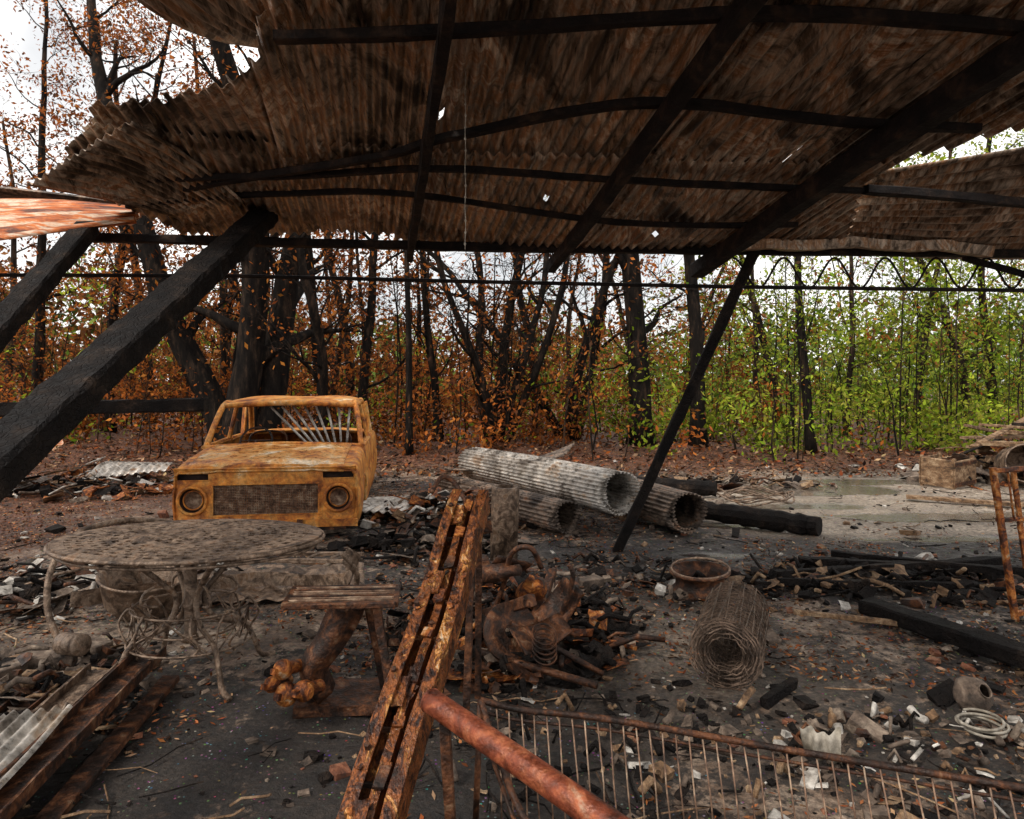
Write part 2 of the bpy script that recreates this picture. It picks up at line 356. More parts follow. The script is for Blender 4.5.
for i in range(2200):
    y = 1.9 + R() ** 1.3 * 11; x = U(-1.0, 1.15) * (y * .8 + .5)
    if float(fbm(x, y, 1.0, 301)) < .5: continue
    l = U(.05, .35); a = U(0, 6.28); z = g(x, y) + .012
    P = [(x + math.cos(a) * l * t + U(-.02, .02), y + math.sin(a) * l * t + U(-.02, .02), z + U(0, .02)) for t in (0, .35, .7, 1)]
    tube(mb, P, U(.0015, .006), random.choice([0, 0, 1, 2, 0]), 4)
mb.obj('twig_litter', ['char', 'wood', 'bark2'])

def heap(name, cx, cy, rx, ry, h, n, mats, smin=.05, smax=.35):
    mb = MB()
    for i in range(n):
        a = U(0, 6.28); r = R() ** .6; x = cx + math.cos(a) * r * rx; y = cy + math.sin(a) * r * ry
        z = g(x, y) + h * (1 - r * r) * U(.2, 1); s = smin + (smax - smin) * R() ** 1.8; t = R(); mi = random.randrange(len(mats))
        rm = rotm(U(-.5, .5), U(-.5, .5), U(0, 6.3))
        if t < .4:
            w, l, bd = s, s * U(.3, .8), U(-.3, .3); v = []
            for p in range(4):
                for q in range(3): v.append(Vector((x, y, z + .015)) + rm @ Vector(((p / 3 - .5) * w + U(-.1, .1) * w, (q / 2 - .5) * l + U(-.12, .12) * l, bd * w * (p / 3 - .5) ** 2 + U(-.03, .03) * w)))
            mb.add(v, [(p * 3 + q, p * 3 + q + 3, p * 3 + q + 4, p * 3 + q + 1) for p in range(3) for q in range(2)], mi)
        elif t < .72: box(mb, (x, y, z + .02), (s * .5, s * .35, s * .22), rm, mi, .4)
        else:
            d = rm @ Vector((s * 1.6, 0, 0)); tube(mb, [(x, y, z + .02), Vector((x, y, z + .03)) + d * .5 + Vector((0, 0, U(-.03, .05))), Vector((x, y, z + .02)) + d], U(.004, .016), mi, 6)
    return mb.obj(name, mats, solid=.004)
heap('rubble_pile', -5.6, 9.4, 1.3, .8, .25, 300, ['ash', 'conc', 'char', 'rust', 'wood', 'zinc'])
heap('rubble_pile', -3.9, 9.8, .9, .5, .25, 170, ['ash', 'conc', 'char', 'zinc'])
heap('rubble_pile', -.6, 7.6, 1.2, .7, .28, 520, ['char', 'darkrust', 'conc', 'ash', 'wood', 'rust', 'char'])
heap('rubble_pile', -.9, 6.2, .8, .5, .08, 160, ['char', 'darkrust', 'conc', 'char'])
heap('rubble_pile', 0.0, 4.2, .75, .85, .22, 700, ['char', 'darkrust', 'char', 'darkrust', 'conc', 'char', 'rust'], .03, .2)
heap('rubble_pile', 7.7, 10.6, 1.7, .8, .6, 280, ['wood', 'char', 'ash', 'rust', 'char', 'conc'], .1, .6)
heap('rubble_pile', 2.4, 9.9, 2.2, .5, .14, 240, ['char', 'wood', 'darkrust', 'conc'])
heap('rubble_pile', -2.9, 5.3, .9, .4, .06, 150, ['char', 'conc', 'ash', 'darkrust'])
heap('rubble_pile', 2.9, 5.1, 1.4, .5, .06, 340, ['char', 'char', 'char', 'darkrust', 'wood'], .04, .25)
heap('rubble_pile', 1.8, 2.75, .75, .4, .04, 150, ['conc', 'conc', 'darkrust', 'wood', 'char', 'ash'], .02, .10)
heap('rubble_pile', -2.3, 3.3, .6, .7, .08, 220, ['conc', 'char', 'wood', 'darkrust'], .03, .16)
heap('rubble_pile', .6, 5.2, 1.2, .7, .05, 260, ['char', 'darkrust', 'conc', 'char'], .03, .16)
heap('rubble_pile', .5, 2.8, .8, .5, .03, 110, ['conc', 'char', 'wood', 'char'], .02, .08)
heap('rubble_pile', -3.4, 4.6, .8, .5, .10, 150, ['conc', 'char', 'darkrust', 'ash', 'iron'], .04, .25)
heap('rubble_pile', 3.6, 3.9, .6, .5, .06, 120, ['conc', 'char', 'ash', 'wood'], .04, .2)

# ------------------------------------------------------------ shed
shed = empty('collapsed_shed')
def rz(x, y):
    return 2.70 - .03 * x + .157 * (6 - y) + .05 * math.sin(x * 1.3 + .6) * math.sin((y - .5) * .9) + .10 * max(0, -x - 1.6) * max(0, 1 - abs(y - 4.3) / 1.2)
poly = [(-1.2, 1.6), (-1.0, 3.0), (-1.2, 3.5), (-2.04, 3.94), (-3.2, 4.84), (-3.05, 5.3), (-2.9, 6.15), (3.0, 6.15), (2.55, 5.1), (2.35, 4.6), (2.9, 3.85), (4.3, 2.6), (4.2, 1.6)]
def inside(x, y):
    c = False; n = len(poly)
    for i in range(n):
        x1, y1 = poly[i]; x2, y2 = poly[i - 1]
        if (y1 > y) != (y2 > y) and x < (x2 - x1) * (y - y1) / (y2 - y1) + x1: c = not c
    return c
mb = MB(); pitch = .080; du = pitch / 8
rows = [(4.45, 6.13), (2.6, 4.6), (.6, 2.75)]
holes = [(1.15, 5.55, .028), (-.4, 4.0, .02), (.25, 5.0, .022)]
for ri, (y0, y1) in enumerate(rows):
    u = -4.2; si = 0
    while u < 6.2:
        w = pitch * 10; dz = U(-.016, .016) + ri * .016; tl = U(-.018, .018); ye = U(-.06, .05); nv = 22
        nu = int((w + pitch * .9) / du); vs = []; fs = []
        sk = U(-.012, .012)
        for i in range(nu + 1):
            uu = u + i * du
            for j in range(nv + 1):
                y = y0 + (y1 + ye - y0) * j / nv; x = uu - .196 * (y - 6) + sk * (y - y0)
                z = rz(x, y) + .0165 * math.sin(2 * math.pi * uu / pitch) + dz + tl * (i / nu - .5) + (.004 if i > nu - 8 else 0)
                z += .02 * math.sin(y * 3 + si * .7) * math.sin(si * .9)
                vs.append((x, y, z))
        for i in range(nu):
            for j in range(nv):
                a = i * (nv + 1) + j; cx, cy, _ = vs[a]
                jx = (float(vn(cx, cy, 3.1, 5)) - .5) * .25
                if not inside(cx + jx, cy + jx * .5 if cy < 6 else 6.1): continue
                if any((cx - hx) ** 2 + (cy - hy) ** 2 < hr * hr for hx, hy, hr in holes): continue
                fs.append((a, a + nv + 1, a + nv + 2, a + 1))
        if fs: mb.add(vs, fs, 0, True)
        u += w; si += 1
mb.obj('roof_sheets', ['roof'], shed, solid=.0012)
mb = MB()
corr(mb, (2.50, 5.05, 2.95), (2.75, 6.2, 2.66), (5.8, 6.3, 2.60), (5.2, 3.5, 3.12), 13, .017, 0, 16, .03, .03, .1)
corr(mb, (-.95, 2.6, 3.25), (-1.9, 3.0, 3.42), (-1.5, 4.0, 3.40), (-.5, 3.7, 3.22), 11, .015, 0, 10, .10, .05, .06)
corr(mb, (-3.30, 4.75, 2.84), (-2.3, 4.2, 3.06), (-2.0, 5.3, 2.84), (-2.75, 5.6, 2.80), 13, .016, 0, 10, .03, .03, .05)
mb.obj('torn_roof_sheets', ['roof'], shed, solid=.0012)
mb = MB()
corr(mb, (-2.75, 5.15, 2.70), (-3.2, 6.05, 2.97), (-5.6, 6.35, 3.14), (-4.6, 4.45, 2.14), 8, .03, 0, 18, .03, .03, .06)
mb.obj('fallen_roof_sheet', ['orange'], shed, solid=.0012)
mb = MB()
corr(mb, (-3.1, 6.2, 3.02), (-3.3, 6.9, 3.1), (-6.2, 7.1, 3.38), (-5.8, 6.2, 3.3), 9, .02, 0, 12, .03)
mb.obj('upper_roof_sheet', ['zincdark'], shed, solid=.0012)
mb = MB()
def rafter(xe, w, h, y0=1.3, y1=6.15, off=.04):
    P = []
    for i in range(30):
        y = y0 + (y1 - y0) * i / 29; x = xe - .196 * (y - 6); P.append((x, y, rz(x, y) - off - h / 2))
    sweep(mb, P, rect(w, h), 0, False, None, .005, (0, 0, 1))
rafter(1.65, .12, .13, off=.085); rafter(.37, .075, .10, off=.085); rafter(-.87, .055, .11, off=.085)
def purlin(pts, w=.06, h=.05, off=.026):
    P = smoothpath([(x, y, 0) for x, y in pts], 8); P = [Vector((p.x, p.y, rz(p.x, p.y) - off - h / 2)) for p in P]
    sweep(mb, P, rect(w, h), 0, False, None, .003, (0, 0, 1))
purlin([(-2.4, 5.15), (-.9, 4.5), (-.37, 4.17), (.69, 3.77), (1.76, 3.87), (2.6, 3.9)], .06, .045)
purlin([(-2.7, 5.05), (-1.5, 4.85), (-.47, 4.6), (.6, 4.62), (1.56, 4.69), (2.6, 4.8)], .05, .04)
purlin([(2.4, 4.75), (3.6, 4.92), (5.0, 5.0)], .07, .06, .02)
purlin([(-2.97, 5.4), (-1.8, 5.2), (-.7, 5.05), (.8, 5.3), (2.2, 5.4)], .045, .04)
purlin([(-1.1, 3.25), (0, 3.2), (1.5, 3.05), (3.4, 3.1)], .06, .05)
purlin([(-1.1, 2.3), (1, 2.2), (4.2, 2.3)], .07, .06)
mb.obj('roof_frame', ['frame'], shed)
mb = MB()
beam(mb, (-3.6, 6.0, 2.72), (0, 6.02, 2.635), .09, .07, 0, .004); beam(mb, (0, 6.02, 2.635), (5.8, 6.0, 2.57), .09, .07, 0, .004)
tube(mb, [(-6, 6.1, 2.42), (-2.4, 6.05, 2.40), (0, 6.03, 2.34), (2, 6.02, 2.30), (5.8, 6, 2.25)], .017, 0, 8)
P = []
for i in range(150):
    x = 1.9 + i * .025; P.append((x, 6.02, 2.42 + .13 * math.cos(i * .36)))
tube(mb, P, .010, 0, 5)
mb.obj('eave_truss', ['frame'], shed)
mb = MB()
P = []
for i in range(30):
    x = 1.9 + 2.1 * i / 29; P.append((x, 5.86 + .015 * math.sin(i * 1.3), rz(x, 5.86) - .035 + .012 * math.sin(i * .6)))
sweep(mb, P, [(-.05, -.03), (-.06, .03), (-.055, .035), (-.04, -.035), (.03, -.038), (.05, .03), (.055, .03), (.04, -.05), (-.045, -.05)], 0, False, None, .004, (0, 0, 1))
mb.obj('roof_gutter', ['roof'], shed)
mb = MB()
beam(mb, (.93, 6.2, -.02), (2.08, 5.98, 2.62), .10, .09, 0, .005)
mb.obj('leaning_prop', ['char'], shed)
mb = MB()
beam(mb, (-2.02, 5.75, 2.86), (-1.77, .17, -.03), .20, .13, 0, .005, seg=90)
mb.obj('fallen_rafter', ['char'], shed)
mb = MB()
beam(mb, (-3.12, 5.15, 2.62), (-2.75, 1.75, -.03), .15, .11, 0, .005, seg=60)
mb.obj('fallen_rafter', ['char'], shed)
mb = MB()
beam(mb, (-5.2, 6.1, 1.22), (-2.62, 6.0, 1.29), .12, .12, 0, .008); beam(mb, (-5.0, 6.22, -.05), (-5.0, 6.22, 2.9), .13, .13, 0, .008)
mb.obj('charred_post_and_rail', ['char'], shed)
mb = MB()
beam(mb, (5.3, 6.1, 0), (5.3, 6.1, 2.8), .12, .12); beam(mb, (3.9, 6.05, 2.56), (5.3, 5.6, 2.0), .05, .05); beam(mb, (3.9, 5.9, 2.70), (5.3, 5.3, 2.95), .10, .12)
mb.obj('corner_post', ['char'], shed)
mb = MB()
P = [(-.24 + .002 * math.sin(i), 3.6, 3.1 - i * .03) for i in range(32)]
tube(mb, P, .002, 0, 5)
for i in range(0, 31): ring(mb, P[i], .005, .0015, rotm(1.57, 0, i * 1.57), 0, 8, 4)
mb.obj('hanging_chain', ['hose'], shed)

# ------------------------------------------------------------ car
def build_car():
    root = empty('burnt_car', (-2.28, 6.5, 0)); root.rotation_euler[2] = math.radians(8.5)
    def tz(y): return float(np.interp(y, [0, .06, .5, .98, 2.9, 3.3, 3.8, 3.92], [.665, .70, .745, .79, .80, .80, .76, .66]))
    def wd(y): return float(np.interp(y, [0, .1, .5, 1.0, 3.2, 3.8, 3.92], [.815, .84, .85, .855, .855, .835, .80]))
    def bt(y):
        b = .13
        for yc in (.76, 3.12):
            d = .31 ** 2 - (y - yc) ** 2
            if d > 0: b = max(b, .20 + math.sqrt(d))
        return b
    mb = MB(); ys = np.linspace(0, 3.92, 92); secs = []
    for y in ys:
        t = tz(y); w = wd(y) + .006 * math.sin(y * 5.3); b_ = bt(y)
        zz = [(.965, .12), (.985, .2), (1, .34), (1, .47), (.985, .50), (.992, .54), (.985, .62), (.97, t - .045), (.945, t - .015), (.90, t), (.6, t + .02), (.3, t + .028), (0, t + .03)]
        h = [(w * a, y, min(max(z, b_), t + .03)) for a, z in zz]
        secs.append(h + [(-p[0], p[1], p[2]) for p in h[-2::-1]])
    k = len(secs[0]); vs = [p for s in secs for p in s]; fs = []
    for i in range(len(ys) - 1):
        ym = (ys[i] + ys[i + 1]) / 2
        for j in range(k - 1):
            if 9 <= j <= 14 and 1.0 < ym < 2.93: continue
            fs.append((i * k + j, i * k + j + 1, (i + 1) * k + j + 1, (i + 1) * k + j))
    fs.append(tuple((len(ys) - 1) * k + j for j in range(k)))
    mb.add(vs, fs, 0, True)
    mb.obj('body_shell', ['car'], root, solid=.018)
    mb = MB(); xs = [-.815, -.79, -.51, -.47, .47, .51, .79, .815]; zs = [.12, .255, .535, .575, .645, .69]
    def fy(x): return .0 + .035 * (x / .8) ** 4 - .012
    for i in range(7):
        for j in range(5):
            if (i, j) in ((3, 1), (1, 3), (5, 3), (1, 1), (5, 1)): continue
            x0, x1, z0, z1 = xs[i], xs[i + 1], zs[j], zs[j + 1]; n = 8 if i == 3 else 2
            v = []; f = []
            for q in range(n + 1):
                x = x0 + (x1 - x0) * q / n; yb = -.01 if j < 1 else 0
                v += [(x, fy(x) + yb, z0), (x, fy(x) + (.0 if j < 4 else -.02), z1)]
            for q in range(n): f.append((2 * q, 2 * q + 2, 2 * q + 3, 2 * q + 1))
            mb.add(v, f, 0, False)
    for sx in (-1, 1):
        cx = .65 * sx; cz = .395; v = []; f = []
        for q in range(32):
            a = 2 * math.pi * q / 32; c_, s_ = math.cos(a), math.sin(a); m_ = max(abs(c_), abs(s_))
            x = cx + .122 * c_; v.append((x, fy(x), cz + .122 * s_)); x = cx + .14 * c_ / m_; v.append((x, fy(x), cz + .14 * s_ / m_))
        for q in range(32): f.append((2 * q, 2 * q + 1, (2 * q + 3) % 64, (2 * q + 2) % 64))
        mb.add(v, f, 0)
    mb.obj('front_panel', ['car'], root, solid=.012)
    mb = MB()
    rx = rotm(math.pi / 2, 0, 0)
    for sx in (-1, 1):
        c0 = Vector((.65 * sx, .0, .395))
        ring(mb, c0 + Vector((0, -.018, 0)), .124, .016, rx, 3, 36, 8)
        lathe(mb, [(.115, 0), (.11, -.05), (.085, -.07)], c0, rx, 32, 1)
        lathe(mb, [(.085, -.05), (.07, -.07), (.03, -.10), (.0, -.11)], c0, rx, 24, 4)
        ring(mb, c0 + Vector((0, .02, 0)), .086, .008, rx, 3, 30, 6)
        for z in (.577, .645): beam(mb, (.51 * sx, -.012, z), (.785 * sx, .01, z), .014, .012, 3, 0, 3)
        box(mb, (.65 * sx, .12, .61), (.3, .02, .1), None, 1)
    nxg = 62
    for i in range(nxg + 1):
        x = -.47 + .94 * i / nxg; tube(mb, [(x, .012, .255), (x + .004 * math.sin(i), .016, .4), (x, .012, .535)], .0040, 4, 4)
    for j in range(19):
        z = .26 + .27 * j / 18; tube(mb, [(-.47, .006, z), (.47, .006, z)], .0040, 4, 4)
    for z in (.25, .54): beam(mb, (-.5, -.016, z), (.5, -.016, z), .016, .018, 3, 0, 4)
    for x in (-.475, .475): beam(mb, (x, -.016, .25), (x, -.016, .54), .018, .018, 3, 0, 3)
    box(mb, (0, .05, .395), (.96, .01, .30), None, 0); box(mb, (0, 1.0, .5), (1.55, .02, .55), None, 1); box(mb, (0, 1.95, .16), (1.6, 3.7, .02), None, 1)
    beam(mb, (-.83, -.045, .165), (.83, -.045, .165), .03, .07, 3, .003, 14)
    beam(mb, (-.70, -.02, .10), (.72, -.02, .12), .02, .04, 2, .003, 10)
    for x in (-.3, .31): box(mb, (x, -.075, .165), (.05, .04, .09), None, 2, .1)
    mb.obj('front_fittings', ['rust', 'cardark', 'darkrust', 'car', 'bars'], root)
    mb = MB(); v = []; f = []; n1, n2 = 24, 16
    for i in range(n1 + 1):
        x = -.70 + 1.40 * i / n1
        for j in range(n2 + 1):
            y = -.035 + .97 * j / n2 + .03 * (x / .7) ** 4; z = tz(max(y, 0)) + .03 * (1 - (x / .85) ** 2) + .012 + .006 * math.sin(x * 9) * math.sin(y * 6)
            z += .012 * math.exp(-((abs(x) - .42) / .05) ** 2)
            if j == 0: z -= .05
            if j == 1: z -= .008
            v.append((x, y, z))
    for i in range(n1):
        for j in range(n2): f.append((i * (n2 + 1) + j, (i + 1) * (n2 + 1) + j, (i + 1) * (n2 + 1) + j + 1, i * (n2 + 1) + j + 1))
    mb.add(v, f, 0, True); mb.obj('hood', ['carhood'], root, solid=.012)
    mb = MB()
    for s in (-1, 1):
        A = rect(.05, .055, .3)
        sweep(mb, smoothpath([(.80 * s, .97, .78), (.765 * s, 1.16, 1.0), (.715 * s, 1.36, 1.215), (.68 * s, 1.5, 1.245)], 4), A, 0, True)
        sweep(mb, smoothpath([(.71 * s, 1.36, 1.215), (.715 * s, 2.0, 1.235), (.70 * s, 2.6, 1.205), (.76 * s, 2.98, .80)], 5), rect(.06, .05, .3), 0, True)
        sweep(mb, [(.81 * s, 1.98, .78), (.715 * s, 2.0, 1.22)], rect(.035, .07, .2), 0)
        sweep(mb, smoothpath([(.81 * s, .95, .795), (.82 * s, 2.0, .80), (.80 * s, 3.0, .80)], 4), rect(.05, .03, .3), 0)
        sweep(mb, [(.79 * s, 2.62, .80), (.73 * s, 2.50, 1.2)], rect(.02, .16, .2), 0)
    sweep(mb, smoothpath([(-.71, 1.36, 1.215), (0, 1.315, 1.245), (.71, 1.36, 1.215)], 6), rect(.05, .05, .3), 0, True)
    sweep(mb, smoothpath([(-.80, .97, .79), (0, .90, .825), (.80, .97, .79)], 6), rect(.05, .045, .3), 0, True)
    sweep(mb, smoothpath([(-.78, 2.98, .80), (0, 3.02, .82), (.78, 2.98, .80)], 6), rect(.05, .045, .3), 0, True)
    v = []; f = []; n1, n2 = 20, 20
    for i in range(n1 + 1):
        x = -.735 + 1.47 * i / n1
        for j in range(n2 + 1):
            t = j / n2; y = 1.335 + 1.28 * t; e = abs(x) / .735
            z = 1.275 + .03 * math.sin(math.pi * t) - .045 * e ** 6 - .03 * abs(2 * t - 1) ** 8 + .006 * math.sin(x * 7 + y * 5)
            y -= .035 * (1 - e * e) * (1 - t); v.append((x, y, z))
    for i in range(n1):
        for j in range(n2): f.append((i * (n2 + 1) + j, (i + 1) * (n2 + 1) + j, (i + 1) * (n2 + 1) + j + 1, i * (n2 + 1) + j + 1))
    mb.add(v, f, 0, True); mb.obj('cabin_frame_and_roof', ['car'], root, solid=.006)
    mb = MB()
    beam(mb, (-.74, 1.12, .72), (.74, 1.12, .72), .12, .1, 0, .003)
    ring(mb, (-.36, 1.32, .83), .17, .011, rotm(.95, 0, 0), 0, 28); tube(mb, [(-.36, 1.32, .83), (-.36, 1.1, .66)], .016, 0)
    tube(mb, [(-.52, 1.32, .83), (-.2, 1.32, .83)], .007, 0, 6)
    for cx in (-.38, .38):
        P = smoothpath([(cx - .24, 1.95, .3), (cx - .23, 2.08, .70), (cx - .16, 2.13, .86), (cx + .16, 2.13, .86), (cx + .23, 2.08, .70), (cx + .24, 1.95, .3)], 5); tube(mb, P, .012, 1, 6)
        for q in range(6): tube(mb, [(cx - .22, 2.08, .40 + q * .075), (cx + .22, 2.08, .40 + q * .075)], .004, 1, 4)
    for q in range(8):
        tube(mb, [(.62 - q * .063, 1.30, .80), (.64 - q * .125, 1.46, 1.20)], .014, 2, 5)
    mb.obj('interior', ['cardark', 'darkrust', 'ash'], root)
    mb = MB()
    for y in (.76, 3.12):
        for s in (-1, 1):
            rt = rotm(0, math.pi / 2 * s, 0); c0 = Vector((.70 * s, y, .205))
            lathe(mb, [(.0, .01), (.04, .035), (.05, .03), (.07, .0), (.115, .02), (.135, -.02), (.165, -.01), (.185, .055), (.20, .06), (.195, .05), (.17, .03), (.165, -.07), (.20, -.085)], c0, rt, 36, 0)
            for q in range(4):
                a = q * math.pi / 2 + .4; lathe(mb, [(0, .04), (.01, .038), (.012, .02)], c0 + Vector((0, .035 * math.cos(a), .035 * math.sin(a))), rt, 8, 1)
    mb.obj('wheels', ['redrust', 'cardark'], root)
build_car()

# ------------------------------------------------------------ rolled corrugated iron
def roll(name, A, B, r, turns, mats, nper=34):
    A = Vector(A); B = Vector(B); d = (B - A).normalized(); s = d.cross(Vector((0, 0, 1))).normalized(); u = s.cross(d)
    mb = MB(); nt_ = int(nper * 6 * turns); nv = 14; vs = []
    for i in range(nt_ + 1):
        a = 2 * math.pi * i / (nper * 6); rr = r * (1 - .13 * a / (2 * math.pi)) + .011 * math.sin(a * nper)
        for j in range(nv + 1):
            t = j / nv; e = (.025 * math.sin(a * 2.3) if j in (0, nv) else 0)
            p = A.lerp(B, t) + d * e; q = rr * (1 + .035 * math.sin(t * 5 + a))
            vs.append(p + s * q * math.cos(a + 2.2) * 1.05 + u * q * math.sin(a + 2.2) * .95)
    fs = [(i * (nv + 1) + j, (i + 1) * (nv + 1) + j, (i + 1) * (nv + 1) + j + 1, i * (nv + 1) + j + 1) for i in range(nt_) for j in range(nv)]
    mb.add(vs, fs, 0, True); return mb.obj(name, mats, solid=.0015)
roll('corrugated_iron_roll', (1.08, 6.85, .40), (-.50, 9.4, .40), .235, 1.6, ['zinc'])
roll('corrugated_iron_roll', (1.72, 6.75, .225), (.75, 9.0, .235), .215, 1.5, ['zincdark'], 30)
roll('corrugated_iron_roll', (.55, 6.75, .18), (-.75, 8.5, .19), .17, 1.5, ['zincdark'], 24)
mb = MB()
corr(mb, (.3, 7.4, .05), (.75, 6.7, .04), (-.1, 6.2, .1), (-.55, 6.9, .12), 8, .012, 0, 8, .08, .05)
corr(mb, (-.9, 9.0, .35), (-.5, 9.6, .3), (.9, 9.6, .65), (.7, 8.9, .55), 7, .012, 0, 8, .08, .05)
mb.obj('corrugated_iron_scrap', ['zincdark'], solid=.0015)

mb = MB(); lathe(mb, [(0, .02), (.085, .02), (.085, .60), (.10, .605), (.10, 0), (.11, 0), (.11, .63), (.108, .65), (.085, .652), (.08, .5)], (-.07, 5.6, 0), rotm(.02, .03, 0), 32, 0, True, .004)
mb.obj('standing_steel_pipe', ['iron'])

# ------------------------------------------------------------ garden table
def build_table():
    cx, cy, H = -1.63, 3.55, .71; mb = MB(); rxx, ryy = .655, .47
    nr = 11; ns = 84
    rad = [0.0] + [.10 + .90 * (i / nr) for i in range(nr + 1)]
    def pt(r, k, dz=0):
        a = 2 * math.pi * k / ns; return (cx + rxx * r * math.cos(a), cy + ryy * r * math.sin(a), H + dz + .006 * math.sin(a * 2 + 1) - .012 * r + .004 * math.sin(r * 9 + a * 3))
    for i in range(1, len(rad) - 1):
        st = 4 if i < 4 else (3 if i < 7 else 2)
        for k in range(0, ns, st):
            off = (st / 2) * (i % 2)
            r0, r1 = rad[i], rad[i + 1]; solidr = i in (4, 11)
            o = [pt(r0, k + off), pt(r1, k + off), pt(r1, k + st + off), pt(r0, k + st + off)]
            if solidr or R() < .05: mb.add(o, [(0, 1, 2, 3)]); continue
            c = Vector((0, 0, 0))
            for p in o: c += Vector(p)
            c /= 4; f_ = U(.38, .5); ins = [tuple(Vector(p).lerp(c, f_)) for p in o]
            mb.add(o + ins, [(0, 1, 5, 4), (1, 2, 6, 5), (2, 3, 7, 6), (3, 0, 4, 7)])
    mb.add([pt(rad[1], k) for k in range(0, ns, 4)], [tuple(range(ns // 4))])
    root = empty('garden_table')
    mb.obj('table_top', ['iron'], root, solid=.012)
    mb = MB()
    tube(mb, [(cx + rxx * math.cos(a) * 1.01, cy + ryy * math.sin(a) * 1.01, H - .018) for a in np.linspace(0, 2 * math.pi, 60)[:-1]], .011, 0, 6, True)
    tube(mb, [(cx + rxx * math.cos(a) * .96, cy + ryy * math.sin(a) * .96, H - .05) for a in np.linspace(0, 2 * math.pi, 60)[:-1]], .008, 0, 6, True)
    lathe(mb, [(.12, H - .02), (.05, H - .05), (.032, H - .1), (.030, .4), (.042, .37), (.030, .34), (.030, .22), (.045, .18), (.0, .16)], (cx, cy, 0), None, 20, 0)
    for q in range(4):
        a = .75 + q * math.pi / 2
        def p(r, z, da=0): return (cx + math.cos(a + da) * r, cy + math.sin(a + da) * .85 * r, z)
        tube(mb, smoothpath([p(.34, H - .05), p(.26, .60), p(.15, .50), p(.07, .40), p(.12, .28), p(.28, .22), p(.34, .12), p(.38, .03), p(.46, .012)], 5), .015, 0, 6)
        for sgn in (-1, 1):
            tube(mb, smoothpath([p(.30, .21), p(.24, .30, .2 * sgn), p(.28, .37, .35 * sgn), p(.33, .30, .38 * sgn), p(.30, .22, .25 * sgn), p(.26, .16, .5 * sgn)], 5), .006, 0, 5)
            for e in range(5): tube(mb, [p(.26 + .015 * e, .14 + .05 * e, .10 * sgn * e), p(.30 - .01 * e, .36 - .03 * e, .78 * sgn - .1 * e * sgn)], .0045, 0, 4)
        tube(mb, smoothpath([p(.12, .50), p(.22, .46), p(.24, .40), p(.16, .38)], 5), .007, 0, 5)
    for rr, z in ((.3, .19), (.28, .36), (.22, .25)):
        tube(mb, [(cx + rr * math.cos(a), cy + rr * .85 * math.sin(a), z) for a in np.linspace(0, 2 * math.pi, 30)[:-1]], .006, 0, 5, True)
    mb.obj('table_base', ['iron'], root)
build_table()
mb = MB(); lathe(mb, [(0, .03), (.18, .03), (.24, .1), (.27, .27), (.285, .275), (.28, .29), (.255, .27), (.22, .11), (.16, .06), (0, .055)], (-2.35, 4.5, 0), rotm(.15, .1, 0), 32, 0, True, .004)
mb.obj('metal_tub', ['iron'])
mb = MB()
def strip(pts, w, mi=0, tilt=.05):
    P = smoothpath(pts, 6); v = []
    for i, p in enumerate(P): v += [p, p + Vector((tilt * math.sin(i * .3), .02, w * (1 + .1 * math.sin(i * .8))))]
    mb.add(v, [(2 * i, 2 * i + 2, 2 * i + 3, 2 * i + 1) for i in range(len(P) - 1)], mi, False)
strip([(-2.72, 4.3, .10), (-2.2, 4.75, .06), (-1.6, 4.9, .06), (-1.15, 4.6, .12), (-.98, 4.3, .30), (-1.02, 4.2, .40)], .09)
tube(mb, smoothpath([(-2.50, 3.9, 0), (-2.62, 3.95, .2), (-2.66, 4.05, .42), (-2.60, 4.2, .58), (-2.45, 4.5, .60), (-2.2, 4.8, .50)], 5), .018, 0, 6)
tube(mb, smoothpath([(-2.45, 4.5, .60), (-2.5, 4.6, .3), (-2.42, 4.7, 0)], 5), .014, 0, 6)
tube(mb, smoothpath([(-1.02, 4.2, .46), (-.95, 4.3, .3), (-1.0, 4.4, .1), (-.92, 4.45, 0)], 5), .014, 0, 6)
for q in range(9): tube(mb, [(-2.5 + q * .16, 4.72, .30), (-2.48 + q * .16, 4.92, .28)], .008, 0, 4)
beam(mb, (-2.5, 4.72, .29), (-1.05, 4.68, .29), .03, .02, 0, .002); beam(mb, (-2.5, 4.95, .28), (-1.05, 4.95, .27), .03, .02, 0, .002)
for x, y in ((-2.45, 4.72), (-1.1, 4.7), (-1.1, 4.95)): beam(mb, (x, y, .28), (x, y, 0), .025, .025, 0, .002)
corr(mb, (-2.6, 5.0, .1), (-1.1, 5.2, .14), (-1.0, 4.75, .03), (-2.5, 4.55, .03), 10, .01, 0, 5, .03)
mb.obj('burnt_bench_seat', ['iron'], solid=.004)

# ------------------------------------------------------------ foreground rusty beam (channel)
mb = MB(); w, h, t = .078, .05, .010
A = Vector((-.17, 3.05, .98)); B = Vector((-.47, 1.36, 0.0))
dd = (B - A).normalized(); sd = dd.cross(Vector((0, 0, 1))).normalized(); upv = sd.cross(dd)
rb = Matrix((sd, dd, upv)).transposed()
sec = [(-w, h), (-w, -h), (w, -h), (w, h), (w - t, h), (w - t, -h + t), (.018, -h + t), (.018, h * .55), (-.010, h * .55), (-.010, -h + t), (-w + t, -h + t), (-w + t, h)]
P = lerp(A, B, 46)
for i, p in enumerate(P): p += upv * .007 * math.sin(i * .35) + sd * .006 * math.sin(i * .23 + 1)
sweep(mb, P, sec[::-1], 0, False, None, .0012, (0, 0, 1))
for s in (-1, 1): sweep(mb, [p + upv * (h + .002) + sd * s * (w - .020) for p in P], rect(.042, .006, .2), 0, False, None, .001)
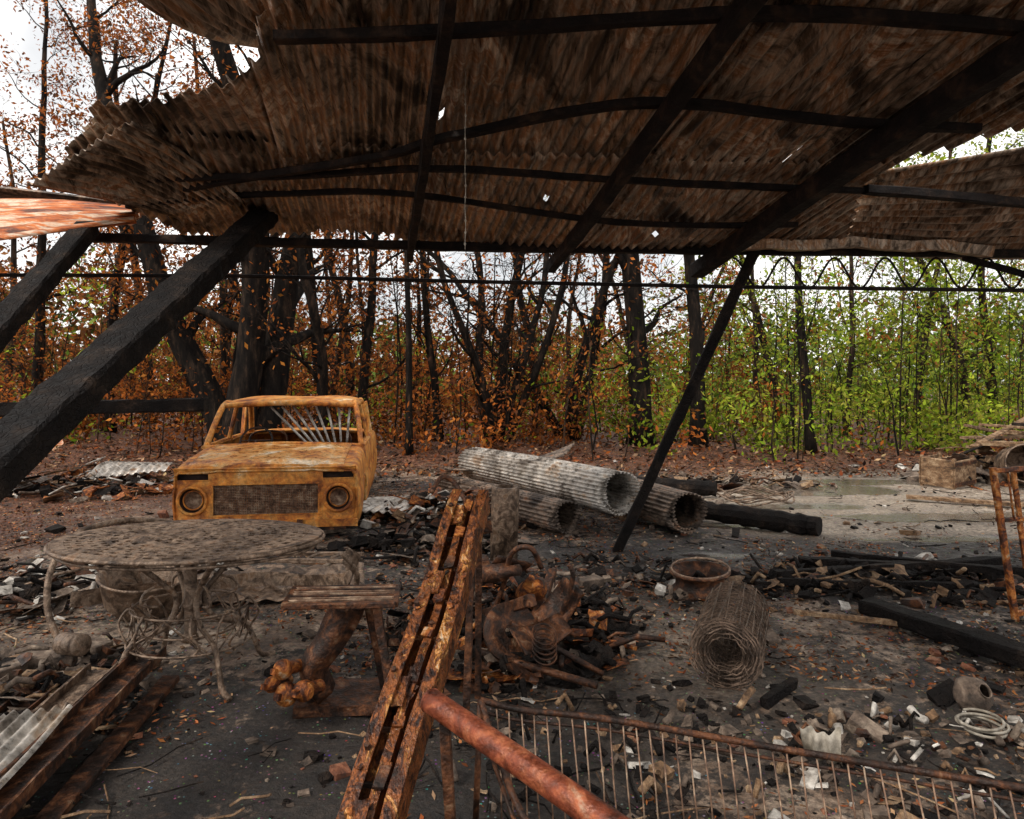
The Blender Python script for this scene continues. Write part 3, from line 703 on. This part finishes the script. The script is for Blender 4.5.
for q in range(11):
    c = A.lerp(B, .04 + q * .085); box(mb, c + upv * (h * .55 + .008), (.034, U(.03, .07), .010), rb @ rotm(0, 0, U(-.1, .1)), random.choice([0, 1, 2]), .15)
    beam(mb, c + sd * (-w + .01) + upv * .0, c + sd * (w - .01) + upv * .0 + dd * U(-.01, .02), .012, .016, 2, .001, 2)
for q in (.08, .27, .5, .7):
    c = A.lerp(B, q) + sd * .03 + upv * (h - .004); box(mb, c, (.05, .11, .006), rb @ rotm(0, .05, U(-.1, .1)), 0, .15)
for q in (.06, .18, .33, .47, .6, .74): lathe(mb, [(0, .018), (.009, .018), (.011, .0)], A.lerp(B, q) + upv * (h + .004) + sd * (w - .016), rb, 6, 2, False)
for q in range(90):
    s = random.choice([-1, 1, 0]); c = A.lerp(B, U(.02, .95)) + sd * (s * (w - .016) + U(-.012, .012)) + upv * ((h + .006) if s else h * .58)
    box(mb, c, (U(.006, .018), U(.008, .03), U(.002, .006)), rb @ rotm(0, 0, U(-.6, .6)), random.choice([0, 1, 2]), .4)
mb.obj('rusty_steel_channel', ['beam', 'rust', 'darkrust'])
mb = MB()
for x, y in ((-.36, 3.0), (-.20, 3.0), (-.34, 3.3), (-.16, 3.3)): beam(mb, (x, y, 0), (-.20 + (x + .26) * .5, 3.10 + (y - 3.15) * .4, .86), .03, .03, 0, .002)
beam(mb, (-.27, 3.07, .84), (-.09, 3.08, .86), .05, .05, 0, .003); beam(mb, (-.35, 3.0, .3), (-.18, 3.3, .3), .025, .025, 1, .003)
P = smoothpath([(-.20, 3.35, .88), (-.28, 3.4, 1.00), (-.34, 3.38, 1.03), (-.38, 3.3, .97)], 5); tube(mb, P, .012, 0, 6)
lathe(mb, [(0, 0), (.04, 0), (.045, .05), (.025, .06), (.025, .1), (0, .1)], (-.16, 3.2, .86), rotm(.3, .3, 0), 16, 0)
mb.obj('steel_trestle', ['darkrust', 'rust'])
mb = MB(); P = smoothpath([(-.235, 2.02, .575), (.2, 1.60, .50), (.75, 1.07, .40)], 8)
r = .034; tube(mb, P, r, 0, 24); pm = Vector((-.43, .42, .07)).to_track_quat('Z', 'Y').to_matrix(); ring(mb, P[0], r - .003, .005, pm, 0, 20)
lathe(mb, [(0, .004), (.026, .004), (.028, .0)], P[0], pm, 20, 1)
beam(mb, (-.16, 1.98, .0), (-.19, 1.98, .53), .03, .03, 1, .001); beam(mb, (.72, 1.1, 0), (.72, 1.1, .37), .035, .035, 0, .001)
mb.obj('rusty_pipe', ['redrust', 'darkrust'])

mb = MB()
top = smoothpath([(-.10, 2.22, .485), (.03, 2.24, .445), (.30, 2.22, .425), (.75, 2.14, .385), (1.12, 2.02, .38), (1.40, 1.88, .40), (1.8, 1.75, .40)], 8)
bot = [Vector((p.x * 1.0 + .02, p.y - .08, .07)) for p in top]
tube(mb, top, .011, 0, 8); tube(mb, [p - Vector((0, 0, .035)) for p in top], .005, 0, 6); tube(mb, bot, .010, 0, 6)
def atp(P, x):
    for i in range(len(P) - 1):
        if P[i].x <= x <= P[i + 1].x: t = (x - P[i].x) / (P[i + 1].x - P[i].x + 1e-9); return P[i].lerp(P[i + 1], t)
    return P[-1]
x = -.05
while x < 1.75:
    tube(mb, [atp(top, x), (atp(top, x) + atp(bot, x + .02)) / 2 + Vector((U(-.006, .006), U(-.01, .01), 0)), atp(bot, x + .02)], .0028, 1, 5); x += .040
P = smoothpath([(-.10, 2.22, .485), (-.04, 2.12, .36), (.05, 1.98, .24), (.22, 1.88, .19), (.5, 1.8, .15)], 8); tube(mb, P, .011, 0, 8)
tube(mb, [(-.1, 2.22, .485), (-.12, 2.24, 0)], .010, 0, 8); tube(mb, [p + Vector((0, -.02, -.05)) for p in P], .007, 0, 6)
mb.obj('bed_frame', ['darkrust', 'bars'])

mb = MB(); A = Vector((1.03, 3.38, .175)); B = Vector((1.29, 4.02, .18)); d = (B - A).normalized(); s = d.cross(Vector((0, 0, 1))).normalized(); u = s.cross(d)
for li, r in enumerate((.172, .158, .142, .124, .105, .085)):
    n = 20; seg = 30
    for i in range(n):
        t = i / (n - 1); c = A.lerp(B, t); e = .008
        tube(mb, [c + s * (r + U(-e, e)) * math.cos(2 * math.pi * q / seg + li) + u * (r + U(-e, e)) * math.sin(2 * math.pi * q / seg + li) * .97 for q in range(seg)], .0022 if i not in (0, n - 1) else .004, 0, 3, True)
    for q in range(32):
        a = 2 * math.pi * q / 32 + li * .1; tw = .12 * (-1) ** q
        tube(mb, [A.lerp(B, t) + s * (r + U(-.006, .006)) * math.cos(a + tw * t) + u * (r + U(-.006, .006)) * math.sin(a + tw * t) for t in (0, .25, .5, .75, 1)], .0022, 0, 3)
for q in range(40):
    a = U(0, 6.28); r = U(.09, .18); c = A + s * r * math.cos(a) + u * r * math.sin(a); tube(mb, [c, c - d * U(.02, .07) + s * U(-.03, .03) + u * U(-.03, .03)], .002, 0, 3)
mb.obj('wire_mesh_roll', ['wire'])

mb = MB()
lathe(mb, [(.20, 0), (.205, .01), (.185, .03), (.17, .04), (.168, .11), (.185, .125), (.21, .135), (.212, .15), (.20, .15), (.165, .12), (.155, .1), (.155, .06), (.12, .05), (.05, .07), (.045, .05), (0, .05)], (1.33, 4.95, .01), rotm(.05, -.04, 0), 40, 0)
ring(mb, (1.33, 4.95, .17), .20, .008, rotm(.1, -.06, 0), 1, 36)
mb.obj('wheel_rim', ['darkrust', 'bars'])

root = empty('slatted_work_stand'); mb = MB()
cx, cy, H = -.78, 3.2, .51; rm = rotm(0, .02, .12)
def T(x, y, z): return Vector((cx, cy, 0)) + rm @ Vector((x, y, z))
for a, b_ in (((-.24, -.13), (.24, -.13)), ((-.24, .13), (.24, .13)), ((-.24, -.13), (-.24, .13)), ((.24, -.13), (.24, .13))):
    beam(mb, T(*a, H), T(*b_, H), .025, .025, 0, .002)
for q in range(8): beam(mb, T(-.23, -.11 + q * .032, H + .006), T(.23, -.11 + q * .032, H + .006), .011, .012, 1 if q % 3 else 0, .001)
for q in range(3): beam(mb, T(-.15 + q * .15, -.13, H - .008), T(-.15 + q * .15, .13, H - .008), .02, .01, 0, .001)
mb.obj('slatted_top', ['darkrust', 'bars'], root)
mb = MB()
sweep(mb, smoothpath([T(.02, 0, H - .02), T(.0, 0, .42), T(-.05, -.02, .32), T(-.12, -.03, .2), T(-.08, 0, .08)], 5), rect(.13, .17, .4), 0, True, [1.3 - .5 * i / 20 for i in range(21)], .002)
beam(mb, T(.1, .05, H), T(.2, .1, 0), .04, .04, 0, .003); beam(mb, T(.15, -.08, H), T(.25, -.14, 0), .035, .035, 0, .003)
beam(mb, T(-.2, .05, .03), T(.25, .05, .03), .3, .05, 0, .003)
mb.obj('pedestal', ['darkrust'], root)
mb = MB()
for x, y, z, r in ((-.22, -.1, .23, .042), (-.2, -.12, .13, .05), (-.12, -.16, .16, .045), (-.27, -.06, .15, .035)):
    rt = Vector((-.5, -1, .2)).to_track_quat('Z', 'Y').to_matrix()
    lathe(mb, [(0, .075), (r * .5, .075), (r * .55, .06), (r * .9, .055), (r, .04), (r, .02), (r * .7, .01), (r * .65, -.07)], T(x, y, z), rt, 20, 0)
    box(mb, T(x, y, z) + rt @ Vector((0, 0, .085)), (r * .6, r * .6, .02), rt, 0, .1)
mb.obj('valves', ['rust'], root)

root = empty('scrap_machinery'); mb = MB()
def curved(x0, y0, z0, w, l, bend, rot, mi):
    v = []; n = 10; m = 6
    for i in range(n + 1):
        a = bend * i / n
        for j in range(m + 1):
            p = Vector((w * (j / m - .5) * (1 - .3 * i / n), l * math.sin(a) / bend, l * (1 - math.cos(a)) / bend + .006 * math.sin(j * 3 + i))); v.append(Vector((x0, y0, z0)) + rot @ p)
    mb.add(v, [(i * (m + 1) + j, (i + 1) * (m + 1) + j, (i + 1) * (m + 1) + j + 1, i * (m + 1) + j + 1) for i in range(n) for j in range(m)], mi, True)
curved(.02, 3.9, .5, .22, .42, 1.3, rotm(-.9, .3, .4), 0)
curved(.10, 3.75, .12, .20, .40, 1.5, rotm(.2, .5, -.6), 0)
curved(-.25, 3.8, .25, .25, .3, 1.1, rotm(-.3, -.4, 1.0), 0)
curved(.28, 4.1, .05, .25, .35, 1.0, rotm(.5, -.2, 1.4), 1)
curved(.02, 3.45, .22, .18, .34, 1.2, rotm(-.5, .6, -.9), 0)
mb.obj('panels', ['darkrust', 'rust'], root, solid=.008)
mb = MB()
tube(mb, smoothpath([(-.15, 4.0, .05), (-.05, 3.9, .35), (.0, 3.8, .56), (.10, 3.75, .60), (.16, 3.8, .48)], 5), .015, 0, 8)
tube(mb, smoothpath([(.22, 3.9, .02), (.27, 3.85, .2), (.33, 3.8, .42), (.31, 3.8, .5)], 5), .014, 0, 8)
tube(mb, [(-.3, 3.7, .1), (.4, 3.3, .06)], .018, 0, 10); tube(mb, [(.0, 3.6, .25), (.45, 3.45, .05)], .015, 0, 8)
beam(mb, (.02, 3.5, .05), (.25, 4.3, .32), .05, .05, 0, .003); beam(mb, (-.3, 4.2, .05), (.1, 3.5, .4), .04, .06, 0, .003)
lathe(mb, [(0, -.05), (.07, -.05), (.075, 0), (.07, .12), (.03, .14), (.03, .17), (0, .17)], (.1, 4.1, .25), rotm(.9, .5, 0), 20, 1)
lathe(mb, [(.03, -.01), (.10, -.01), (.13, .02), (.15, .02), (.15, .045), (.10, .03), (.03, .03)], (-.02, 3.6, .2), rotm(1.1, .4, .3), 28, 0)
lathe(mb, [(0, -.1), (.05, -.1), (.05, .1), (.03, .12), (.03, .2), (0, .2)], (-.12, 3.9, .42), rotm(1.3, .2, .9), 20, 0)
lathe(mb, [(0, 0), (.09, 0), (.095, .05), (.05, .06), (.05, .1), (.02, .1), (.02, .16), (0, .16)], (-.2, 4.2, .35), rotm(.4, -.5, 0), 20, 0)
for q in range(5):
    ring(mb, (.16, 3.45 + q * .012, .15 + q * .02), .06, .005, rotm(.6, .2, 0), 0, 20)
P = []
for i in range(90): P.append((-.42 + .025 * math.cos(i * .7), 3.35 + .025 * math.sin(i * .7), .15 + i * .004))
tube(mb, P, .004, 0, 5)
mb.obj('bars_and_drums', ['darkrust', 'rust'], root)

# ------------------------------------------------------------ charred timbers right
def log(name, A, B, w, h, mt='char', jit=.006):
    mb = MB(); beam(mb, A, B, w, h, 0, jit); return mb.obj(name, [mt])
log('charred_beam', (2.25, 4.45, .07), (2.80, 3.25, .08), .15, .09)
def roundlog(A, B, r):
    mb = MB(); n = 24; P = lerp(A, B, n)
    for p in P: p += Vector((U(-.012, .012), U(-.012, .012), U(-.006, .006)))
    sweep(mb, P, circ(r, 10), 0, False, [U(.88, 1.08) for _ in P], .007); mb.obj('charred_log', ['char'])
roundlog((1.85, 7.6, .12), (2.95, 6.7, .09), .10)
roundlog((1.6, 9.3, .12), (2.6, 8.9, .12), .10)
log('charred_beam', (1.95, 5.2, .05), (3.9, 5.55, .07), .07, .06)
log('charred_beam', (1.9, 5.0, .06), (3.3, 4.95, .04), .05, .05)
log('charred_beam', (2.3, 5.6, .05), (4.3, 5.2, .05), .08, .07)
log('charred_beam', (2.7, 5.9, .04), (3.6, 5.1, .1), .05, .05)
log('charred_beam', (1.15, 3.2, .02), (1.35, 3.35, .05), .04, .05)
log('timber_plank', (4.9, 8.7, .05), (6.3, 7.9, .06), .12, .04, 'wood', .003)
log('timber_plank', (1.75, 4.35, .06), (2.45, 4.15, .04), .03, .03, 'wood', .003)
log('timber_plank', (-2.6, 5.4, .03), (-1.9, 5.0, .05), .09, .02, 'wood', .003)
mb = MB()
beam(mb, (3.02, 4.4, .95), (3.13, 4.35, 0), .035, .035, 0, .002); beam(mb, (3.02, 4.4, .93), (4.0, 4.7, .95), .035, .03, 0, .002)
beam(mb, (3.13, 4.35, .05), (4.0, 4.6, .04), .03, .03, 0, .002); beam(mb, (4.0, 4.7, .95), (4.0, 4.6, 0), .035, .035, 0, .002)
beam(mb, (3.05, 4.4, .62), (4.0, 4.65, .60), .025, .025, 0, .002); beam(mb, (3.22, 4.5, .93), (3.27, 4.45, .3), .03, .02, 0, .002)
for q in range(7): tube(mb, [(3.15 + q * .13, 4.45 + q * .035, .93), (3.17 + q * .13, 4.42 + q * .035, .62)], .007, 0, 5)
mb.obj('rusty_metal_rack', ['rust'])
mb = MB(); cx, cy = 6.15, 9.9; rc = rotm(.03, -.05, .5)
def K(x, y, z): return Vector((cx, cy, 0)) + rc @ Vector((x, y, z))
box(mb, K(0, -.24, .22), (.5, .02, .36), rc, 0, .06); box(mb, K(0, .24, .22), (.5, .02, .36), rc, 0, .05); box(mb, K(-.24, 0, .22), (.02, .46, .38), rc, 0, .06); box(mb, K(.24, 0, .2), (.02, .46, .3), rc, 1, .05)
for sx in (-1, 1):
    for sy in (-1, 1): box(mb, K(sx * .22, sy * .22, .22), (.04, .04, .44), rc, 0)
for z in (.08, .36): box(mb, K(0, -.258, z), (.5, .015, .05), rc, 1)
mb.obj('wooden_crate', ['wood', 'darkrust'])
mb = MB(); lathe(mb, [(0, .0), (.26, 0), (.27, .01), (.26, .02), (.26, .25), (.27, .26), (.26, .27), (.26, .52), (.27, .53), (.25, .53), (.25, .03), (0, .03)], (7.2, 10.0, .28), rotm(1.4, .2, -.4), 32, 0, True, .006)
mb.obj('steel_drum', ['iron'])
mb = MB()
for i in range(34):
    x = U(6.5, 8.6); y = U(9.6, 11); a = U(-.6, .6); l = U(.6, 2.0); z = U(.2, .9)
    beam(mb, (x, y, z), (x + l * math.cos(a), y + l * math.sin(a), z + U(-.35, .45)), U(.04, .14), U(.02, .07), random.choice([0, 1, 1, 2]), .004)
mb.obj('timber_pile', ['char', 'wood', 'ash'])
mb = MB(); P = []
for i in range(150):
    a = i * .22; r = .36 + .05 * math.sin(i * .37); P.append((2.95 + r * 1.1 * math.cos(a), 8.5 + r * math.sin(a), .05 + .03 * math.sin(i * .9) + .0006 * i))
tube(mb, P, .010, 0, 6); mb.obj('coiled_hose', ['iron'])
mb = MB(); P = []
for i in range(70):
    a = i * .3; r = .085 + .01 * math.sin(i * .5); P.append((1.98 + r * math.cos(a), 2.95 + r * math.sin(a), .03 + .0006 * i))
tube(mb, P, .006, 0, 6); mb.obj('coiled_cable', ['hose'])
mb = MB(); lathe(mb, [(0, 0), (.07, 0), (.085, .03), (.06, .09), (.03, .1), (.028, .12), (.03, .12)], (2.08, 3.2, .05), rotm(.9, .3, 0), 20, 0, True, .03); mb.obj('broken_enamel_pot', ['conc'])
mb = MB(); corr(mb, (1.15, 2.75, .02), (1.27, 2.68, .02), (1.23, 2.62, .20), (1.12, 2.72, .17), 3, .012, 0, 6, .03, .15, .06); mb.obj('crumpled_metal_sheet', ['hose'], solid=.003)
mb = MB()
for c_, a in (((-2.38, 3.62, .05), .3), ((-2.5, 3.5, .045), 1.2), ((-2.28, 3.8, .05), -.4), ((.55, 5.0, .05), .6)):
    box(mb, c_, (.21, .1, .075), rotm(.05, .04, a), 0, .03)
mb.obj('loose_bricks', ['conc'], bevel=.006)
mb = MB(); lathe(mb, [(0, 0), (.05, 0), (.055, .01), (.055, .15), (.05, .155), (0, .155)], (-2.33, 3.62, .14), rotm(1.5, 0, 1.2), 20, 0, True, .02); mb.obj('burnt_tin_can', ['iron'])
mb = MB()
sw = [(-.07, 0), (-.07, .05), (-.06, .05), (-.06, .012), (.06, .012), (.06, .05), (.07, .05), (.07, 0)]
for k, (A, B, mi) in enumerate((((-1.80, 3.5, .12), (-1.62, 1.8, .10), 1), ((-1.98, 3.4, .08), (-1.80, 1.8, .06), 0), ((-2.18, 3.2, .03), (-2.0, 1.8, .03), 1))):
    sweep(mb, lerp(A, B, 16), sw[::-1], mi, False, None, .002, (0, 0, 1))
beam(mb, (-1.68, 3.45, .03), (-1.50, 1.9, .03), .08, .03, 1, .003)
corr(mb, (-2.05, 2.85, .16), (-1.78, 2.85, .18), (-1.66, 2.2, .16), (-1.98, 2.2, .15), 5, .012, 3, 8, .01, .06)
mb.obj('stacked_metal_channels', ['iron', 'darkrust', 'wood', 'zinc'])
mb = MB()
corr(mb, (-6.4, 8.6, .25), (-5.7, 8.9, .7), (-6.3, 9.8, .75), (-7.2, 9.4, .2), 8, .014, 0, 8, .03)
corr(mb, (-5.6, 9.2, .2), (-4.6, 9.3, .3), (-4.7, 9.9, .3), (-5.7, 9.9, .35), 10, .014, 1, 8, .06)
corr(mb, (-1.9, 7.4, .12), (-1.1, 7.1, .15), (-.7, 7.9, .2), (-1.5, 8.2, .12), 8, .014, 1, 8, .04)
corr(mb, (3.3, 5.0, .03), (4.4, 5.0, .05), (4.5, 4.3, .03), (3.4, 4.2, .02), 9, .012, 0, 8, .02)
mb.obj('scattered_roofing_sheets', ['orange', 'zinc'], solid=.002)

# ------------------------------------------------------------ trees
def tree(name, x, y, h, r, seed, lean=(0, 0), nb=10, first=.15, leafn=0, pal=BROWN, stems=1, spread=.5, mt='bark', twig=3, lsz=.05, up=.6, gn=.07, limb=.5):
    st = random.getstate(); random.seed(seed); mb = MB(); tips = []
    z0 = g(x, y) - .1
    def br(p, d, L, r0, lev):
        n = (16, 8, 5, 4)[lev]; pts = [p]; q = p.copy(); dd = d.copy(); wv = (gn, .30, .42, .4)[lev]
        for i in range(n):
            dd = (dd + Vector((U(-wv, wv), U(-wv, wv), U(-wv, wv) + (.09 * up if lev else .03)))).normalized(); q = q + dd * (L / n); pts.append(q)
        sc = [(1 - (.7 if lev == 0 else .85) * i / n) * (1 + (U(-.06, .06) if lev == 0 else 0)) for i in range(n + 1)]
        if lev == 0: sc[0] = 1.4
        sweep(mb, pts, circ(r0, (10, 6, 4, 3)[lev]), 0, lev < 3, sc)
        if lev >= 3 or L < .25: tips.append(q); return
        cnt = (nb, 5, twig)[lev]
        for c in range(cnt):
            t = (first + (1 - first) * (c + R()) / cnt) if lev == 0 else U(.3, 1)
            k = min(int(t * n), n - 1); f = t * n - k; o = pts[k].lerp(pts[k + 1], min(f, 1)); loc = (pts[k + 1] - pts[k]).normalized()
            a = U(0, 6.28); sd = Vector((math.cos(a), math.sin(a), 0)); nd = (loc * U(.35, .9) + sd * U(.6, 1.1) * (spread * 1.6 if lev == 0 else 1)).normalized()
            rr = r0 * sc[k] * U(.25, .25 + limb * .5); LL = (h * (1 - t * .55) * U(.14, .30)) if lev == 0 else L * U(.35, .6)
            br(o, nd, LL, max(rr, .006), lev + 1)
        tips.append(q)
    for s in range(stems):
        a = 6.28 * s / max(stems, 1) + .5; off = Vector((math.cos(a), math.sin(a) * .6, 0)) * (r * 1.0 if stems > 1 else 0)
        d = Vector((lean[0], lean[1], 1)) + (off.normalized() * U(.25, .6) * spread * 1.4 if stems > 1 else Vector((0, 0, 0)))
        br(Vector((x, y, z0)) + off, d.normalized(), h * U(.75, 1), r * (1 if stems == 1 else U(.6, 1)), 0)
    o = mb.obj(name, [mt])
    random.setstate(st)
    if leafn and tips:
        T_ = np.array([tuple(t) for t in tips]); idx = rng.integers(0, len(T_), leafn)
        C = T_[idx] + rng.normal(size=(leafn, 3)) * np.array([.2, .2, .14])
        leaves('foliage', C, lsz, pick(pal, leafn), o)
    return o
MIX = BROWN + [(.2, .2, .05)]
tree('burnt_gum_tree', -5.0, 13.0, 12, .33, 1, (.0, 0), 13, .13, 3800, BROWN, 3, .45, gn=.12, limb=.8)
tree('burnt_gum_tree', -5.7, 14.2, 15, .20, 2, (.03, 0), 14, .14, 4500, BROWN, 1, .6, gn=.1)
tree('burnt_gum_tree', -8.6, 15.0, 12, .10, 3, (0, 0), 10, .2, 3200, BROWN, 1, .5)
tree('burnt_gum_tree', -4.3, 16.0, 13, .14, 4, (0, 0), 10, .15, 1400, BROWN)
tree('burnt_gum_tree', -3.04, 14.0, 11, .11, 5, (-.01, 0), 10, .12, 900, BROWN)
tree('burnt_gum_tree', -1.86, 12.6, 8, .07, 6, (0, 0), 6, .25, 0, mt='bark', gn=.03)
tree('burnt_gum_tree', -1.45, 14.0, 9, .09, 7, (.0, 0), 12, .12, 600, BROWN, gn=.1)
tree('burnt_gum_tree', -.25, 13.6, 9, .13, 8, (0, 0), 12, .10, 900, BROWN, 5, .6, gn=.14, limb=.8)
tree('burnt_gum_tree', 2.58, 14.0, 13, .24, 9, (-.005, 0), 10, .15, 700, MIX, gn=.03, limb=.4)
tree('burnt_gum_tree', 3.65, 13.7, 11, .16, 10, (-.01, 0), 9, .15, 900, MIX, gn=.04)
tree('burnt_gum_tree', 5.65, 13.2, 9, .10, 11, (-.07, 0), 7, .25, 500, MIX, gn=.04)
tree('burnt_gum_tree', 1.2, 14.8, 10, .12, 12, (.05, 0), 13, .10, 900, MIX, 3, .7, gn=.16, limb=.8)
tree('burnt_gum_tree', .6, 17.0, 11, .12, 13, (-.02, 0), 10, .12, 1000, MIX, gn=.12)
tree('burnt_gum_tree', -3.6, 13.2, 8, .12, 31, (.25, 0), 12, .15, 600, BROWN, 1, .7, gn=.16, limb=.8)
tree('burnt_gum_tree', -7.2, 17.5, 13, .14, 14, (0, 0), 12, .15, 3200, BROWN, mt='bark2', gn=.1)
tree('burnt_gum_tree', -11.2, 16.5, 11, .13, 15, (.05, 0), 12, .25, 3200, BROWN)
tree('burnt_gum_tree', -9.8, 19.0, 12, .15, 16, (-.03, 0), 12, .2, 3500, BROWN, mt='bark2', gn=.1)
tree('burnt_gum_tree', 7.4, 15.5, 9, .07, 17, (.02, 0), 9, .2, 1200, GREEN, mt='bark2', gn=.12)
tree('burnt_gum_tree', 9.5, 16.5, 9, .09, 18, (0, 0), 11, .15, 2800, GREEN, mt='bark2', gn=.12)
tree('burnt_gum_tree', 12.0, 17.5, 10, .12, 19, (0, 0), 12, .1, 3600, GREEN, mt='bark2', gn=.12)
tree('burnt_gum_tree', 6.4, 18.5, 9, .08, 20, (.03, 0), 9, .2, 1300, MIX + GREEN, mt='bark2')
tree('burnt_gum_tree', 3.0, 17.5, 10, .08, 21, (.04, 0), 10, .15, 1000, MIX, mt='bark2', gn=.12)
for i in range(26):
    y = U(17, 30); x = U(-.95, .95) * y
    tree('burnt_gum_tree', x, y, U(6, 12), U(.05, .15), 100 + i, (U(-.14, .14), 0), 8, .15, 650, BROWN if x < 2 else (GREEN if R() < .6 else MIX), 1, .5, random.choice(['bark', 'bark2']), 2, .09, gn=U(.04, .16))
mb = MB(); tp = []
for i in range(300):
    y = U(12.4, 20); x = U(-1, 1) * y; h = U(.9, 3.2); nt_ = 7
    if i > 225: x = U(.22, .95) * y if R() < .6 else U(-.9, .2) * y; h = U(3, 5.4); nt_ = 26
    z = g(x, y); lx = U(-.25, .25) * (1 if h < 3.2 else .3)
    P = [Vector((x + lx * t * t * h + U(-.05, .05), y, z + h * t)) for t in (0, .25, .5, .75, 1)]; tube(mb, P, U(.008, .024), 0 if R() < .6 else 1, 4, scales=[1, .85, .7, .5, .25])
    for k in range(nt_):
        t = U(.2, 1); j = min(3, int(t * 4)); o = P[j].lerp(P[j + 1], t * 4 - j); a = U(0, 6.28); q = o + Vector((math.cos(a) * U(.2, .7), math.sin(a) * .4, U(.1, .5))); tube(mb, [o, (o + q) / 2 + Vector((0, 0, U(-.06, .04))), q], .004, 0, 3); tp.append(q)
so = mb.obj('undergrowth_stems', ['bark', 'bark2'])
nc = 2100; y = 12.6 + rng.random(nc) ** 1.2 * 15; t = rng.uniform(-1.0, 1.0, nc); x = t * y
hm = np.interp(t, [-1, -.7, -.45, -.2, .1, .3, .5, 1], [4.0, 3.4, 2.7, 2.1, 2.1, 2.6, 3.4, 4.0]) * (.12 + 1.7 * sstep(.32, .68, fbm(x, y, .55, 401))) * (1 + (y - 13) * .02)
zc = gz(x, y) + .1 + rng.random(nc) ** 1.5 * hm
gf = sstep(.10, .38, t + (fbm(x, y, .3, 411) - .5) * .9) * .84 + .10
isg = rng.random(nc) < gf
per = rng.integers(25, 85, nc); idx = np.repeat(np.arange(nc), per); nL = len(idx)
C = np.stack([x, y, zc], 1)[idx] + rng.normal(size=(nL, 3)) * np.array([.26, .26, .17])
C[:, 2] = np.maximum(C[:, 2], .03)
tone = (rng.uniform(.25, 1.45, nc))[idx][:, None]
cols = np.where(isg[idx][:, None], pick(GREEN, nL), pick(BROWN, nL)) * tone
leaves('undergrowth_foliage', C, .055, np.clip(cols, 0, .8))
T_ = np.array([tuple(q) for q in tp]); nS = 26000; idx = rng.integers(0, len(T_), nS); C = T_[idx] + rng.normal(size=(nS, 3)) * .11
gsel = (rng.random(nS) < sstep(.05, .4, C[:, 0] / C[:, 1]) * .9)[:, None]
leaves('sapling_foliage', C, .045, np.where(gsel, pick(GREEN, nS), pick(BROWN, nS)) * rng.uniform(.5, 1.3, len(T_))[idx][:, None], so)
nc = 1500; y = rng.uniform(30, 75, nc); t = rng.uniform(-1.1, 1.1, nc); x = t * y
hm = np.interp(t, [-1, -.5, -.1, .2, .5, 1], [8.5, 6.5, 4.4, 4.6, 6.0, 8]) * (.2 + 1.5 * fbm(x, y * 0, .25, 421)) * (y / 45)
zc = .2 + rng.random(nc) ** 1.2 * hm; per = 38; idx = np.repeat(np.arange(nc), per); nL = len(idx)
C = np.stack([x, y, zc], 1)[idx] + rng.normal(size=(nL, 3)) * np.array([1.1, 1.1, .7])
isg = rng.random(nc) < (.28 + .55 * sstep(0, .35, t))
cols = np.where(isg[idx][:, None], pick([(.13, .19, .04), (.22, .29, .06), (.10, .14, .045)], nL), pick([(.25, .11, .04), (.14, .075, .04), (.32, .14, .05)], nL)) * rng.uniform(.35, 1.2, nc)[idx][:, None]
leaves('distant_trees', C, .27, cols, mt='litter')

# ------------------------------------------------------------ light
el, sx, sy = math.radians(46), -.75, -.5
sd = bpy.data.lights.new('sun', 'SUN'); sd.energy = 2.1; sd.angle = math.radians(9); sd.color = (1, .93, .83)
so = bpy.data.objects.new('sun', sd); scene.collection.objects.link(so)
hv = Vector((sx, sy, 0)).normalized() * math.cos(el); dv = Vector((hv.x, hv.y, math.sin(el)))
so.rotation_euler = dv.to_track_quat('Z', 'Y').to_euler()
w = bpy.data.worlds.new('World'); scene.world = w; w.use_nodes = True; nt = w.node_tree; L = nt.links.new
bg = nt.nodes['Background']; sk = N(nt, 'ShaderNodeTexSky', sky_type='NISHITA'); sk.sun_disc = False; sk.sun_elevation = el; sk.sun_rotation = math.atan2(sx, sy) % (2 * math.pi)
tc = N(nt, 'ShaderNodeTexCoord'); cn = N(nt, 'ShaderNodeTexNoise'); cn.inputs['Scale'].default_value = 2.2; cn.inputs['Detail'].default_value = 6; L(tc.outputs['Generated'], cn.inputs['Vector'])
cm = N(nt, 'ShaderNodeMixRGB', blend_type='MULTIPLY'); cm.inputs[0].default_value = 1; cm.inputs[2].default_value = (13.5, 13.0, 12.3, 1)
cr = ramp(nt, [(.38, (.42, .44, .47)), (.62, (1., 1., 1.))]); L(cn.outputs[0], cr.inputs[0]); L(cr.outputs[0], cm.inputs[1])
mx = N(nt, 'ShaderNodeMixRGB'); mx.inputs[0].default_value = .88; L(sk.outputs[0], mx.inputs[1]); L(cm.outputs[0], mx.inputs[2]); L(mx.outputs[0], bg.inputs[0])
bg.inputs[1].default_value = .15

# ------------------------------------------------------------ camera
cd = bpy.data.cameras.new('Camera'); cam = bpy.data.objects.new('Camera', cd); scene.collection.objects.link(cam)
cd.sensor_width = 36; cd.lens = 36 * 700 / 1024; cd.shift_y = -29.5 / 1024; cd.clip_end = 2000; cd.clip_start = .05
cam.location = (0, 0, 1.5); cam.rotation_euler = (math.pi / 2, 0, 0); scene.camera = cam
print('verts', sum(len(o.data.vertices) for o in bpy.data.objects if o.type == 'MESH'))
